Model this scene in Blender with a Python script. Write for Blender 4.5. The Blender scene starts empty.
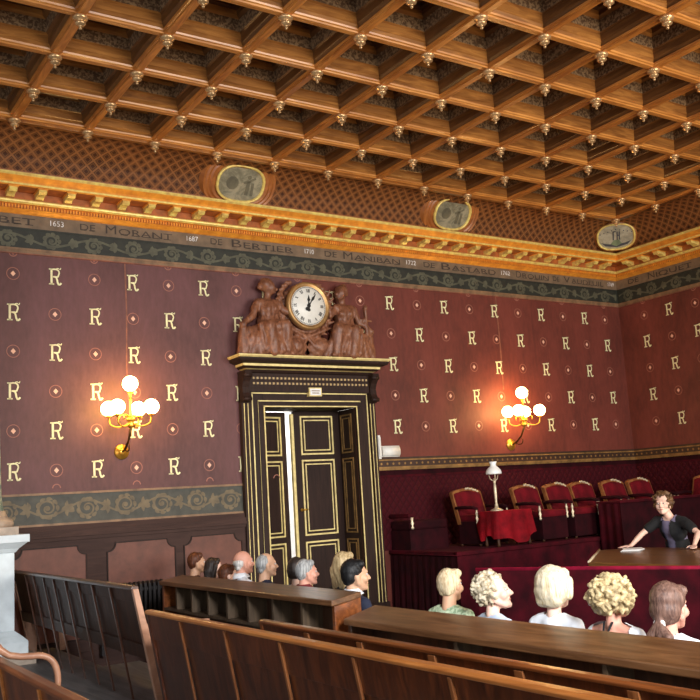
import bpy, bmesh, math, random
import numpy as np
from mathutils import Vector, Matrix, noise
random.seed(7)
PI = math.pi
scene = bpy.context.scene
COL = scene.collection
XB = 10.8            # plane of the right wall
ZC = 6.9             # top of the walls

# ------------------------------------------------------------------ materials
def lin(c):
    c = c / 255.0
    return c / 12.92 if c <= 0.04045 else ((c + 0.055) / 1.055) ** 2.4
def RGB(c): return (lin(c[0]), lin(c[1]), lin(c[2]), 1.0)
def base_mat(name):
    m = bpy.data.materials.new(name); m.use_nodes = True
    nt = m.node_tree
    return m, nt, nt.nodes['Principled BSDF']
class NT:
    def __init__(s, nt): s.nt = nt
    def n(s, t, **kw):
        x = s.nt.nodes.new(t)
        for k, v in kw.items(): setattr(x, k, v)
        return x
    def l(s, a, b): s.nt.links.new(a, b)
    def math(s, op, a, b=None):
        x = s.n('ShaderNodeMath', operation=op)
        for i, v in enumerate((a, b)):
            if v is None: continue
            if isinstance(v, (int, float)): x.inputs[i].default_value = v
            else: s.l(v, x.inputs[i])
        return x.outputs[0]
    def mix(s, f, a, b):
        x = s.n('ShaderNodeMix', data_type='RGBA')
        for sock, v in ((x.inputs[0], f), (x.inputs[6], a), (x.inputs[7], b)):
            if isinstance(v, (int, float)): sock.default_value = v
            elif isinstance(v, tuple): sock.default_value = v
            else: s.l(v, sock)
        return x.outputs[2]
    def ramp(s, f, stops):
        x = s.n('ShaderNodeValToRGB'); e = x.color_ramp.elements
        while len(e) < len(stops): e.new(0.5)
        for i, (p, c) in enumerate(stops): e[i].position = p; e[i].color = c
        s.l(f, x.inputs[0]); return x.outputs[0]
    def coords(s, kind='Object', scale=(1, 1, 1), rot=(0, 0, 0)):
        t = s.n('ShaderNodeTexCoord'); m = s.n('ShaderNodeMapping')
        m.inputs['Scale'].default_value = scale; m.inputs['Rotation'].default_value = rot
        s.l(t.outputs[kind], m.inputs['Vector']); return m.outputs[0]
    def noise(s, vec, scale=5, detail=4, rough=.55, dist=0):
        x = s.n('ShaderNodeTexNoise'); x.inputs['Scale'].default_value = scale
        x.inputs['Detail'].default_value = detail; x.inputs['Roughness'].default_value = rough
        x.inputs['Distortion'].default_value = dist
        s.l(vec, x.inputs['Vector']); return x.outputs['Fac']
    def bump(s, h, p, strength=.3, dist=.02):
        b = s.n('ShaderNodeBump'); b.inputs['Strength'].default_value = strength
        b.inputs['Distance'].default_value = dist
        s.l(h, b.inputs['Height']); s.l(b.outputs[0], p.inputs['Normal'])
def dk(c, f): return tuple(min(255, v * f) for v in c)

def plain(name, c, rough=.6, metal=0.0, var=.18, scale=9, bump=0, coat=0, spec=.5, emit=0):
    m, nt, p = base_mat(name); g = NT(nt)
    f = g.noise(g.coords(), scale)
    col = g.ramp(f, [(.3, RGB(dk(c, 1 - var))), (.7, RGB(dk(c, 1 + var)))])
    g.l(col, p.inputs['Base Color'])
    p.inputs['Roughness'].default_value = rough; p.inputs['Metallic'].default_value = metal
    p.inputs['Specular IOR Level'].default_value = spec
    if coat: p.inputs['Coat Weight'].default_value = coat; p.inputs['Coat Roughness'].default_value = .15
    if bump: g.bump(g.noise(g.coords(), scale * 4), p, bump, .01)
    if emit:
        g.l(col, p.inputs['Emission Color']); p.inputs['Emission Strength'].default_value = emit
    return m
def wood(name, c1, c2, stretch=(1.2, 14, 14), rough=.4, coat=.25, bump=.12, spec=.5):
    """grain running along the axis with the small number in stretch"""
    m, nt, p = base_mat(name); g = NT(nt)
    v = g.coords(scale=stretch)
    f1 = g.noise(v, 1.6, 6, .6, 1.2)
    f2 = g.noise(g.coords(), 1.3, 3)
    f = g.math('ADD', g.math('MULTIPLY', f1, .75), g.math('MULTIPLY', f2, .25))
    col = g.ramp(f, [(.34, RGB(c1)), (.5, RGB(tuple((a + b) / 2 for a, b in zip(c1, c2)))), (.66, RGB(c2))])
    g.l(col, p.inputs['Base Color'])
    p.inputs['Roughness'].default_value = rough; p.inputs['Specular IOR Level'].default_value = spec
    p.inputs['Coat Weight'].default_value = coat; p.inputs['Coat Roughness'].default_value = .22
    g.bump(f1, p, bump, .006)
    return m
def velvet(name, c, sheen=.5, var=.3, scale=5):
    m, nt, p = base_mat(name); g = NT(nt)
    f = g.noise(g.coords(), scale, 4)
    g.l(g.ramp(f, [(.3, RGB(dk(c, 1 - var))), (.7, RGB(dk(c, 1 + var)))]), p.inputs['Base Color'])
    p.inputs['Roughness'].default_value = .85; p.inputs['Specular IOR Level'].default_value = .15
    p.inputs['Sheen Weight'].default_value = sheen; p.inputs['Sheen Roughness'].default_value = .4
    p.inputs['Sheen Tint'].default_value = RGB(dk(c, 1.6))
    g.bump(g.noise(g.coords(), 60, 2), p, .15, .003)
    return m
def hair_mat(name, c1, c2, stretch=(40, 40, 5), rough=.5):
    m, nt, p = base_mat(name); g = NT(nt)
    f = g.noise(g.coords(scale=stretch), 1.5, 5, .65, .6)
    g.l(g.ramp(f, [(.32, RGB(c1)), (.66, RGB(c2))]), p.inputs['Base Color'])
    p.inputs['Roughness'].default_value = rough; p.inputs['Specular IOR Level'].default_value = .35
    g.bump(f, p, .5, .012)
    return m
def wallpaper(name, c):
    m, nt, p = base_mat(name); g = NT(nt)
    f1 = g.noise(g.coords(scale=(1, 1, .55)), 1.1, 6, .6, .4)
    f2 = g.noise(g.coords(scale=(3, 3, 1)), 6, 4, .6)
    f = g.math('ADD', g.math('MULTIPLY', f1, .7), g.math('MULTIPLY', f2, .3))
    col = g.ramp(f, [(.30, RGB(dk(c, .72))), (.5, RGB(c)), (.72, RGB((c[0] * 1.18, c[1] * 1.2, c[2] * 1.25)))])
    # a few vertical damp stains
    st = g.noise(g.coords(scale=(5.0, 5.0, .35)), 1.0, 3, .5)
    stain = g.ramp(st, [(.64, (0, 0, 0, 1)), (.74, (1, 1, 1, 1))])
    col = g.mix(g.math('MULTIPLY', stain, .25), col, RGB(dk(c, .55)))
    g.l(col, p.inputs['Base Color'])
    p.inputs['Roughness'].default_value = .55; p.inputs['Specular IOR Level'].default_value = .35
    g.bump(f2, p, .08, .01)
    return m
def quilt(name, c, c2):
    m, nt, p = base_mat(name); g = NT(nt)
    t = g.n('ShaderNodeTexCoord'); s = g.n('ShaderNodeSeparateXYZ'); g.l(t.outputs['Object'], s.inputs[0])
    u = g.math('ADD', s.outputs[0], s.outputs[1]); v = g.math('MULTIPLY', s.outputs[2], .8)
    a = g.math('ABSOLUTE', g.math('SINE', g.math('MULTIPLY', g.math('ADD', u, v), 27)))
    b = g.math('ABSOLUTE', g.math('SINE', g.math('MULTIPLY', g.math('SUBTRACT', u, v), 27)))
    h = g.math('MINIMUM', a, b)
    col = g.ramp(h, [(.0, RGB(c2)), (.35, RGB(c))])
    g.l(col, p.inputs['Base Color'])
    p.inputs['Roughness'].default_value = .8; p.inputs['Specular IOR Level'].default_value = .15
    p.inputs['Sheen Weight'].default_value = .25; p.inputs['Sheen Tint'].default_value = RGB(dk(c, 1.6))
    g.bump(h, p, .5, .02)
    return m
def lattice(name, c_bg, c_line, c_dot):
    """diamond lattice with a lozenge in every cell, laid out by the UV map (metres)"""
    m, nt, p = base_mat(name); g = NT(nt)
    t = g.n('ShaderNodeTexCoord'); s = g.n('ShaderNodeSeparateXYZ'); g.l(t.outputs['UV'], s.inputs[0])
    u = g.math('MULTIPLY', s.outputs[0], 1 / .145); v = g.math('MULTIPLY', s.outputs[1], 1 / .145)
    def dist(w):
        fr = g.math('FRACT', w); return g.math('ABSOLUTE', g.math('SUBTRACT', fr, .5))
    a = dist(g.math('ADD', u, v)); b = dist(g.math('SUBTRACT', u, v))
    mx = g.math('MAXIMUM', a, b)
    line = g.math('GREATER_THAN', mx, .40)
    dot = g.math('LESS_THAN', mx, .2)
    ring = g.math('MULTIPLY', g.math('LESS_THAN', mx, .29), g.math('GREATER_THAN', mx, .2))
    wear = g.noise(g.coords(), 3.5, 4)
    bg = g.ramp(wear, [(.3, RGB(dk(c_bg, .8))), (.7, RGB(dk(c_bg, 1.25)))])
    col = g.mix(line, bg, RGB(c_line)); col = g.mix(ring, col, RGB(dk(c_line, .8))); col = g.mix(dot, col, RGB(c_dot))
    g.l(col, p.inputs['Base Color']); p.inputs['Roughness'].default_value = .6; p.inputs['Specular IOR Level'].default_value = .2
    g.bump(line, p, .35, .01)
    return m
def dots(name, c_bg, c_dot):
    m, nt, p = base_mat(name); g = NT(nt)
    t = g.n('ShaderNodeTexCoord'); s = g.n('ShaderNodeSeparateXYZ'); g.l(t.outputs['Object'], s.inputs[0])
    u = g.math('ADD', s.outputs[0], s.outputs[1])
    f = g.math('GREATER_THAN', g.math('SINE', g.math('MULTIPLY', u, 105)), .1)
    g.l(g.mix(f, RGB(c_bg), RGB(c_dot)), p.inputs['Base Color']); p.inputs['Roughness'].default_value = .5
    return m
def painting(name, cols):
    m, nt, p = base_mat(name); g = NT(nt)
    f = g.noise(g.coords(scale=(1, 1, 1.4)), 7, 6, .65, .8)
    g.l(g.ramp(f, [(.28, RGB(cols[0])), (.48, RGB(cols[1])), (.62, RGB(cols[2]))]), p.inputs['Base Color'])
    p.inputs['Roughness'].default_value = .5
    return m
def floral(name, c, c2, sc=26):
    m, nt, p = base_mat(name); g = NT(nt)
    f = g.noise(g.coords(), sc, 2, .5, .5)
    g.l(g.ramp(f, [(.42, RGB(c)), (.56, RGB(c2))]), p.inputs['Base Color']); p.inputs['Roughness'].default_value = .9
    return m

M = {}
M['wp_left'] = wallpaper('wallpaper plum', (98, 62, 61))
M['wp_right'] = wallpaper('wallpaper brick red', (110, 53, 43))
M['motif'] = plain('gold leaf monogram', (246, 232, 182), .5, 0, .08)
M['motif_outline'] = plain('monogram outline', (84, 54, 40), .6)  # dark outline drawn behind the letter strokes
M['ring'] = plain('motif ring', (158, 100, 82), .6, 0, .1)
M['lozenge'] = plain('motif lozenge', (236, 186, 158), .6, 0, .08)
M['seam'] = plain('paper seam', (130, 80, 60), .6)
M['band_tan'] = plain('name band tan', (118, 98, 76), .6, 0, .12)
M['band_dark'] = plain('frieze ground', (40, 42, 34), .6, 0, .2)
M['scroll'] = plain('frieze scroll', (84, 83, 66), .6, 0, .15)
M['letter'] = plain('dark lettering', (60, 48, 38), .6)
M['date'] = plain('white lettering', (235, 230, 220), .6)
M['dado_ground'] = plain('dado ground', (68, 67, 58), .6, 0, .15)
M['dado_scroll'] = plain('dado scroll', (108, 94, 70), .6, 0, .15)
M['bead'] = plain('bead moulding', (128, 98, 70), .55)
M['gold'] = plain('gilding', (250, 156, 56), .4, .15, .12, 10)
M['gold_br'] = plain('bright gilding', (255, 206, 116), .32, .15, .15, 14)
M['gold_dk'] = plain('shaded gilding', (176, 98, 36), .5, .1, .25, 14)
M['modillion_red'] = plain('cornice coffer', (164, 92, 42), .5)
M['lattice'] = lattice('cove lattice', (100, 60, 32), (144, 92, 50), (74, 40, 20))
M['cove_wood'] = wood('cove wood', (136, 76, 32), (184, 114, 54), (3, 3, 3), .4)
M['ceil_lt'] = wood('lit oak soffit', (166, 100, 40), (232, 160, 78), (1.1, 9, 9), .34, .3)  # light on the beam undersides painted in as a paler oak
M['ceil_lit_y'] = wood('lit oak soffit across', (156, 88, 34), (222, 146, 66), (9, 1.1, 9), .32, .3)  # same painted-in brightness, grain turned across
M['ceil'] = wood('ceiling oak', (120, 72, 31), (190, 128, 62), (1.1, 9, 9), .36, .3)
M['ceil_shade_y'] = wood('shaded ceiling oak across', (84, 50, 24), (130, 84, 42), (9, 1.1, 9), .4, .2)  # coffer sides along x: their shade is put into the oak colour
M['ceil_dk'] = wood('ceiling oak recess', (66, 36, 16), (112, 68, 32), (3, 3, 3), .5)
M['ceil_carve'] = floral('ceiling carved band', (150, 118, 82), (92, 64, 38), 34)
M['ceil_gilt'] = plain('turned gilt wood', (204, 166, 118), .22, .55, .2)
M['velvet'] = velvet('claret velvet', (60, 7, 17), .3)
M['velvet_red'] = velvet('red velvet', (88, 13, 22), .25)
M['velvet_cloth'] = velvet('crimson table cloth', (116, 12, 22), .3)
M['velvet_dark'] = velvet('dark claret cloth', (40, 6, 12), .3)
M['velvet_trim'] = velvet('crimson piping', (120, 16, 42), .6)
M['quilt'] = quilt('quilted claret lining', (64, 11, 20), (46, 7, 14))
M['rail_gold'] = plain('rail gilding', (142, 108, 62), .45, .3, .2)
M['rail_dark'] = plain('rail ground', (58, 36, 24), .5)
M['door_wood'] = wood('door dark brown', (34, 20, 16), (54, 34, 27), (14, 14, 1.2), .6, 0, .12, .25)
M['door_trim'] = wood('door casing brown', (36, 23, 19), (58, 38, 30), (14, 14, 1.2), .6, 0, .12, .25)
M['gold_line'] = plain('cream gold line', (232, 208, 140), .45, .1, .12)
M['dotted'] = dots('beaded rows', (60, 42, 32), (190, 160, 110))
M['carve'] = wood('carved walnut', (98, 58, 40), (164, 108, 76), (9, 9, 5), .5, .08, .8)
M['clock_dial'] = plain('clock dial', (238, 236, 226), .4, 0, .03)
M['clock_rim'] = plain('clock rim brass', (172, 132, 82), .35, .5, .15)
M['black'] = plain('black enamel', (16, 14, 14), .4)
M['wain'] = wood('wainscot brown', (58, 40, 35), (76, 54, 47), (1.2, 9, 9), .65, 0, .12, .2)
M['wain_panel'] = plain('wainscot panel', (108, 64, 50), .6, 0, .1)
M['iron'] = plain('cast iron', (44, 40, 40), .5, .3)
M['pew'] = wood('varnished pew oak', (54, 25, 12), (108, 54, 26), (9, 9, .9), .3, .4)
M['pew_rail'] = wood('pew rail oak', (84, 42, 18), (150, 84, 40), (10, .9, 10), .3, .45)
M['pew_rail_lt'] = wood('worn pew rail', (132, 74, 32), (194, 124, 62), (10, .9, 10), .3, .45)
M['pew_lt'] = wood('worn light oak', (104, 58, 28), (158, 98, 54), (10, 10, .9), .35, .3)
M['pew_dk'] = wood('old dark pew', (48, 26, 17), (96, 56, 36), (9, 9, .9), .3, .35)
M['pew_gl'] = wood('polished dark pew', (34, 18, 11), (72, 40, 25), (9, 9, .9), .5, .05, .12, .18)
M['desk_top'] = wood('worn desk top', (74, 46, 26), (134, 94, 60), (9, .8, 9), .32, .3)
M['desk_body'] = wood('desk body', (42, 24, 13), (84, 50, 28), (9, 9, .9), .4)
M['desk_in'] = wood('desk compartments', (64, 50, 36), (104, 84, 62), (9, 9, .9), .5, .1)
M['bar_top'] = wood('bar table top', (84, 52, 24), (140, 94, 46), (9, .8, 9), .36, .3)
M['arm_wood'] = wood('bent arm wood', (140, 96, 72), (196, 146, 116), (3, 3, 3), .3, .4)
M['stone'] = plain('pale painted stone', (222, 230, 232), .6, 0, .06, 5)
M['stone_warm'] = plain('warm stone', (176, 158, 140), .6, 0, .1, 8)
M['marble_green'] = painting('green marble', ((96, 116, 104), (132, 150, 134), (166, 176, 160)))
M['floor'] = wood('grey floor boards', (70, 68, 68), (112, 108, 106), (9, .8, 9), .5, .1)
M['carpet'] = velvet('dark claret carpet', (46, 8, 14), .2)
M['plaster'] = plain('white corridor plaster', (236, 232, 226), .8, 0, .03)
M['white_plastic'] = plain('white plastic', (232, 230, 222), .4, 0, .03)
M['paper'] = plain('white paper', (238, 238, 236), .8, 0, .03)
M['pic'] = painting('faded grey painting', ((84, 80, 62), (128, 122, 98), (160, 150, 122)))
M['pic_sky'] = painting('landscape painting', ((120, 116, 100), (156, 146, 122), (176, 166, 142)))
M['pic_dark'] = plain('painted dark', (60, 58, 62), .6)
M['pic_green'] = plain('painted green', (104, 116, 84), .6)
M['brass'] = plain('brass', (214, 160, 62), .28, .7, .15)
M['brass_dk'] = plain('dark brass', (92, 62, 24), .35, .7, .2)
M['chair_wood'] = wood('chair frame wood', (104, 60, 30), (160, 104, 60), (4, 4, 4), .35, .3)
M['gilt_pale'] = plain('pale worn gilt', (206, 190, 160), .4, .3)
def globe_mat():
    m, nt, p = base_mat('lit milk glass')
    p.inputs['Base Color'].default_value = RGB((255, 246, 226)); p.inputs['Roughness'].default_value = .3
    p.inputs['Emission Color'].default_value = (1, .60, .21, 1); p.inputs['Emission Strength'].default_value = 38
    return m
M['globe'] = globe_mat()
M['milk'] = plain('milk glass shade', (240, 240, 236), .25, 0, .03)
M['skin1'] = plain('fair skin', (232, 190, 170), .55, 0, .05, 6)
M['skin2'] = plain('rosy skin', (214, 154, 132), .55, 0, .06, 6)
M['skin3'] = plain('tanned skin', (206, 160, 128), .55, 0, .06, 6)
M['lip'] = plain('lip', (190, 118, 106), .5)
M['eye'] = plain('eye white', (188, 178, 170), .3, 0, .02)
M['iris'] = plain('iris', (46, 32, 24), .3)

# ------------------------------------------------------------------ mesh builder
class MB:
    def __init__(s): s.v = []; s.f = []; s.m = []; s.sm = []; s.uv = {}
    def add(s, vs, fs, mi=0, smooth=False):
        o = len(s.v); s.v += [tuple(v) for v in vs]
        for f in fs: s.f.append(tuple(i + o for i in f)); s.m.append(mi); s.sm.append(smooth)
        return s
    def quad(s, a, b, c, d, mi=0, uv=None):
        s.add([a, b, c, d], [(0, 1, 2, 3)], mi)
        if uv: s.uv[len(s.f) - 1] = uv
        return s
    def box(s, x0, x1, y0, y1, z0, z1, mi=0):
        vs = [(x0, y0, z0), (x1, y0, z0), (x1, y1, z0), (x0, y1, z0), (x0, y0, z1), (x1, y0, z1), (x1, y1, z1), (x0, y1, z1)]
        return s.add(vs, [(3, 2, 1, 0), (4, 5, 6, 7), (0, 1, 5, 4), (1, 2, 6, 5), (2, 3, 7, 6), (3, 0, 4, 7)], mi)
    def prism(s, poly, off, mi=0, smooth=False):
        """poly: list of 3-D points (planar), off: extrusion vector"""
        n = len(poly); off = Vector(off); P = [Vector(p) for p in poly]
        vs = P + [p + off for p in P]
        fs = [tuple(range(n))[::-1], tuple(range(n, 2 * n))]
        s.add(vs, fs, mi)
        o = len(s.v) - 2 * n
        for i in range(n):
            j = (i + 1) % n; s.f.append((o + i, o + j, o + n + j, o + n + i)); s.m.append(mi); s.sm.append(smooth)
        return s
    def xz(s, poly, y0, y1, mi=0): return s.prism([(x, y0, z) for x, z in poly], (0, y1 - y0, 0), mi)
    def yz(s, poly, x0, x1, mi=0): return s.prism([(x0, y, z) for y, z in poly], (x1 - x0, 0, 0), mi)
    def xy(s, poly, z0, z1, mi=0): return s.prism([(x, y, z0) for x, y in poly], (0, 0, z1 - z0), mi)
    def loft(s, loops, mi=0, smooth=True, cap=True, closed=True):
        n = len(loops[0]); vs = [p for L in loops for p in L]; fs = []
        for a in range(len(loops) - 1):
            for i in range(n if closed else n - 1):
                j = (i + 1) % n; fs.append((a * n + i, a * n + j, (a + 1) * n + j, (a + 1) * n + i))
        s.add(vs, fs, mi, smooth)
        if cap and closed:
            o = len(s.v) - len(vs)
            s.f.append(tuple(o + i for i in range(n))[::-1]); s.m.append(mi); s.sm.append(False)
            s.f.append(tuple(o + (len(loops) - 1) * n + i for i in range(n))); s.m.append(mi); s.sm.append(False)
        return s
    def lathe(s, prof, c=(0, 0, 0), n=14, mi=0, mat=None):
        loops = []
        for r, z in prof:
            L = [Vector((r * math.cos(2 * PI * k / n), r * math.sin(2 * PI * k / n), z)) for k in range(n)]
            if mat is not None: L = [mat @ p for p in L]
            loops.append([p + Vector(c) for p in L])
        return s.loft(loops, mi)
    def ball(s, c, r, mi=0, n=12, rot=None, rings=8):
        if isinstance(r, (int, float)): r = (r, r, r)
        loops = []
        for a in range(rings + 1):
            t = -PI / 2 + PI * a / rings; ct = max(math.cos(t), .02)
            L = [Vector((r[0] * ct * math.cos(2 * PI * k / n), r[1] * ct * math.sin(2 * PI * k / n), r[2] * math.sin(t))) for k in range(n)]
            if rot is not None: L = [rot @ p for p in L]
            loops.append([p + Vector(c) for p in L])
        return s.loft(loops, mi)
    def tube(s, pts, r, n=8, mi=0):
        pts = [Vector(p) for p in pts]; loops = []
        rs = r if isinstance(r, (list, tuple)) else [r] * len(pts)
        ref = Vector((0, 0, 1))
        for i, p in enumerate(pts):
            d = (pts[min(i + 1, len(pts) - 1)] - pts[max(i - 1, 0)]).normalized()
            if abs(d.dot(ref)) > .95: ref = Vector((1, 0, 0)) if abs(d.x) < .9 else Vector((0, 1, 0))
            a = d.cross(ref).normalized(); b = a.cross(d).normalized(); ref = b
            loops.append([p + (a * math.cos(2 * PI * k / n) + b * math.sin(2 * PI * k / n)) * rs[i] for k in range(n)])
        return s.loft(loops, mi)
    def capsule(s, a, b, ra, rb, n=12, mi=0):
        a = Vector(a); b = Vector(b); d = b - a; L = d.length
        if L < 1e-6: return s.ball(a, max(ra, rb), mi)
        d /= L; pts = []; rs = []
        for t in (-1, -.85, -.6, -.3): pts.append(a + d * ra * t); rs.append(max(ra * math.sqrt(1 - t * t), ra * .05))
        pts.append(a); rs.append(ra); pts.append(b); rs.append(rb)
        for t in (.3, .6, .85, 1): pts.append(b + d * rb * t); rs.append(max(rb * math.sqrt(1 - t * t), rb * .05))
        return s.tube(pts, rs, n, mi)
    def mesh(s, name, mats, org=(0, 0, 0)):
        me = bpy.data.meshes.new(name)
        o = Vector(org)
        me.from_pydata([tuple(Vector(v) - o) for v in s.v], [], s.f)
        for m in mats: me.materials.append(m if not isinstance(m, str) else M[m])
        me.polygons.foreach_set('material_index', s.m)
        me.polygons.foreach_set('use_smooth', s.sm)
        if s.uv:
            ul = me.uv_layers.new(name='UVMap')
            for fi, uvs in s.uv.items():
                p = me.polygons[fi]
                for k, li in enumerate(p.loop_indices): ul.data[li].uv = uvs[k]
        bm = bmesh.new(); bm.from_mesh(me)
        bmesh.ops.recalc_face_normals(bm, faces=bm.faces); bm.to_mesh(me); bm.free()
        me.update(); return me
    def build(s, name, mats, parent=None, org=None, bevel=0, local=False, keep=False):
        if isinstance(mats, str): mats = [mats]
        if local: o = (0, 0, 0)
        elif parent is not None: o = parent.location
        elif org is not None: o = org
        else: o = (0, 0, 0)
        ob = bpy.data.objects.new(name, s.mesh(name, mats, o)); COL.objects.link(ob)
        if parent is not None: ob.parent = parent
        elif not local: ob.location = o
        if bevel:
            b = ob.modifiers.new('bevel', 'BEVEL'); b.width = bevel; b.segments = 2; b.limit_method = 'ANGLE'; b.angle_limit = .6
            b.harden_normals = False
        return ob
def flip_free(mb): return mb
def tag(o, label, cat, group=None):
    o['label'] = label; o['category'] = cat
    if group: o['group'] = group
    return o
def struct(o): o['kind'] = 'structure'; return o
def empty(name, loc, rz=0):
    o = bpy.data.objects.new(name, None); COL.objects.link(o); o.location = loc; o.rotation_euler = (0, 0, rz)
    o.empty_display_size = .1; return o
def thing(name, loc, label, cat, group=None, rz=0): return tag(empty(name, loc, rz), label, cat, group)
def copy_tree(o, parent=None):
    c = o.copy(); COL.objects.link(c)
    if parent is not None: c.parent = parent
    for ch in list(o.children): copy_tree(ch, c)
    return c

# 2-D decals lying on a plane, drawn into an MB
class Decal:
    def __init__(s, mb, org, u, v, nrm): s.mb = mb; s.o = Vector(org); s.u = Vector(u); s.v = Vector(v); s.n = Vector(nrm)
    def P(s, a, b, h=0): return s.o + s.u * a + s.v * b + s.n * h
    def poly(s, pts, mi, h=0): s.mb.add([s.P(a, b, h) for a, b in pts], [tuple(range(len(pts)))], mi)
    def rib(s, pts, w, mi, h=0):
        n = len(pts); ws = w if isinstance(w, (list, tuple)) else [w] * n
        L = []; R = []
        for i, (a, b) in enumerate(pts):
            p0 = pts[max(i - 1, 0)]; p1 = pts[min(i + 1, n - 1)]
            dx, dy = p1[0] - p0[0], p1[1] - p0[1]; l = math.hypot(dx, dy) or 1
            nx, ny = -dy / l * ws[i] / 2, dx / l * ws[i] / 2
            L.append(s.P(a + nx, b + ny, h)); R.append(s.P(a - nx, b - ny, h))
        s.mb.add(L + R, [(i, i + 1, n + i + 1, n + i) for i in range(n - 1)], mi)
    def ring(s, c, r, w, mi, h=0, n=20, a0=0, a1=2 * PI):
        s.rib([(c[0] + r * math.cos(a0 + (a1 - a0) * k / n), c[1] + r * math.sin(a0 + (a1 - a0) * k / n)) for k in range(n + 1)], w, mi, h)
    def disc(s, c, r, mi, h=0, n=12, rx=None):
        rx = rx or r
        s.poly([(c[0] + rx * math.cos(2 * PI * k / n), c[1] + r * math.sin(2 * PI * k / n)) for k in range(n)], mi, h)
def bez(p0, p1, p2, n=8):
    return [tuple((1 - t) ** 2 * a + 2 * t * (1 - t) * b + t * t * c for a, b, c in zip(p0, p1, p2)) for t in [k / n for k in range(n + 1)]]

_txt = {}
def text_tris(txt):
    """flat triangles of a word in the built-in font, normalised to cap height 1"""
    if txt in _txt: return _txt[txt]
    cu = bpy.data.curves.new('t', 'FONT'); cu.body = txt; cu.size = 1; cu.resolution_u = 3
    ob = bpy.data.objects.new('t', cu); COL.objects.link(ob)
    dg = bpy.context.evaluated_depsgraph_get(); dg.update()
    me = ob.evaluated_get(dg).to_mesh()
    vs = [v.co.copy() for v in me.vertices]; fs = [tuple(p.vertices) for p in me.polygons]
    ob.evaluated_get(dg).to_mesh_clear()
    bpy.data.objects.remove(ob); bpy.data.curves.remove(cu)
    x0 = min(v.x for v in vs); x1 = max(v.x for v in vs); h = .73
    _txt[txt] = ([((v.x - x0) / (x1 - x0), v.y / h) for v in vs], fs); return _txt[txt]
def put_text(dec, txt, u0, u1, v0, h, mi, lift=0):
    vs, fs = text_tris(txt)
    dec.mb.add([dec.P(u0 + a * (u1 - u0), v0 + b * h, lift) for a, b in vs], fs, mi)
# ------------------------------------------------------------------ wallpaper motifs
def monogram(d, cu, cv, H=.2):
    def seg(pts, w, mi=1, h=.004): d.rib([(cu + x * H * .86, cv + (y - .5) * H) for x, y in pts], w * H * .86, mi, h)
    for mi, ex, h in ((2, .07, .002), (1, 0, .004)):
        seg([(-.22, .02), (-.22, .98)], .15 + ex, mi, h)
        seg([(-.40, .04), (-.04, .04)], .09 + ex, mi, h)
        seg([(-.40, .95), (-.06, .95)], .09 + ex, mi, h)
        seg([(-.2, .94)] + bez((.02, .96), (.32, .95), (.31, .72), 7) + bez((.30, .50), (.06, .49), (-.12, .49), 6)[1:], .11 + ex, mi, h + .0003)
        seg([(-.02, .49)] + bez((.10, .46), (.17, .34), (.19, .17), 6) + bez((.21, .0), (.37, .0), (.45, .13), 5)[1:], .13 + ex, mi, h + .0006)
        seg(bez((.10, .97), (.22, 1.07), (.32, .98), 5) + bez((.38, .93), (.42, 1.0), (.42, 1.06), 4)[1:], .06 + ex, mi, h + .0009)
def rosette(d, cu, cv, r=.072):
    d.ring((cu, cv), r, .009, 3, .002, 22)
    d.poly([(cu - .029, cv), (cu, cv - .034), (cu + .029, cv), (cu, cv + .034)], 4, .003)
def drop(d, cu, cv): d.ring((cu, cv), .045, .013, 3, .002, 12, PI, 2 * PI); d.disc((cu, cv - .012), .016, 3, .003, 8)

DX0, DX1, DZ = 3.5, 4.98, 3.0       # door opening
WX0 = -6.0
mb = MB()
mb.quad((WX0, 0, 0), (DX0, 0, 0), (DX0, 0, ZC), (WX0, 0, ZC), 0)
mb.quad((DX0, 0, DZ), (4.24, 0, DZ), (4.24, 0, ZC), (DX0, 0, ZC), 0)
mb.quad((4.24, 0, DZ), (DX1, 0, DZ), (DX1, 0, ZC), (4.24, 0, ZC), 5)
mb.quad((DX1, 0, 0), (XB, 0, 0), (XB, 0, ZC), (DX1, 0, ZC), 5)
d = Decal(mb, (0, 0, 0), (1, 0, 0), (0, 0, 1), (0, -1, 0))
ROWZ = [4.575 - .4621 * r for r in range(6)]
for r in range(6):
    for c in range(-12, 7):
        x = (.611 + .9252 * c) * .52
        if (c + r) % 2: monogram(d, x, ROWZ[r])
        else: rosette(d, x, ROWZ[r])
    for c in range(7, 21):
        x = c * .52
        if r == 5 and c > 6: continue
        if x < 5.3 and r > 2: continue
        if (c + r) % 2: monogram(d, x, ROWZ[r])
        else: rosette(d, x, ROWZ[r])
for c in range(-12, 7):
    if c % 2 == 0: drop(d, (.611 + .9252 * c) * .52, 4.83)
for c in range(7, 21):
    if c % 2 == 0: drop(d, c * .52, 4.83)
for c in range(-3, 7):
    if c % 2 == 0: d.ring(((.611 + .9252 * c) * .52 + .481, 2.06), .045, .012, 3, .002, 12, 0, PI)
d.rib([(1.67, 4.81), (1.68, 4.2), (1.665, 3.5), (1.68, 3.1)], .018, 6, .001)
d.rib([(7.86, 4.84), (7.87, 4.0), (7.86, 3.3)], .022, 6, .001)
wall_back = struct(mb.build('wall_back', ['wp_left', 'motif', 'motif_outline', 'ring', 'lozenge', 'wp_right', 'seam']))

mb = MB()
mb.quad((XB, 0, 0), (XB, -14, 0), (XB, -14, ZC), (XB, 0, ZC), 0)
d = Decal(mb, (XB, 0, 0), (0, -1, 0), (0, 0, 1), (-1, 0, 0))
for r in range(5):
    for k in range(1, 26):
        if (k + r) % 2 == 0: monogram(d, k * .52 + .02, ROWZ[r])
        else: rosette(d, k * .52 + .02, ROWZ[r])
for k in range(1, 26, 2): drop(d, k * .52 + .02, 4.83)
struct(mb.build('wall_right', ['wp_right', 'motif', 'motif_outline', 'ring', 'lozenge']))

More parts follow.
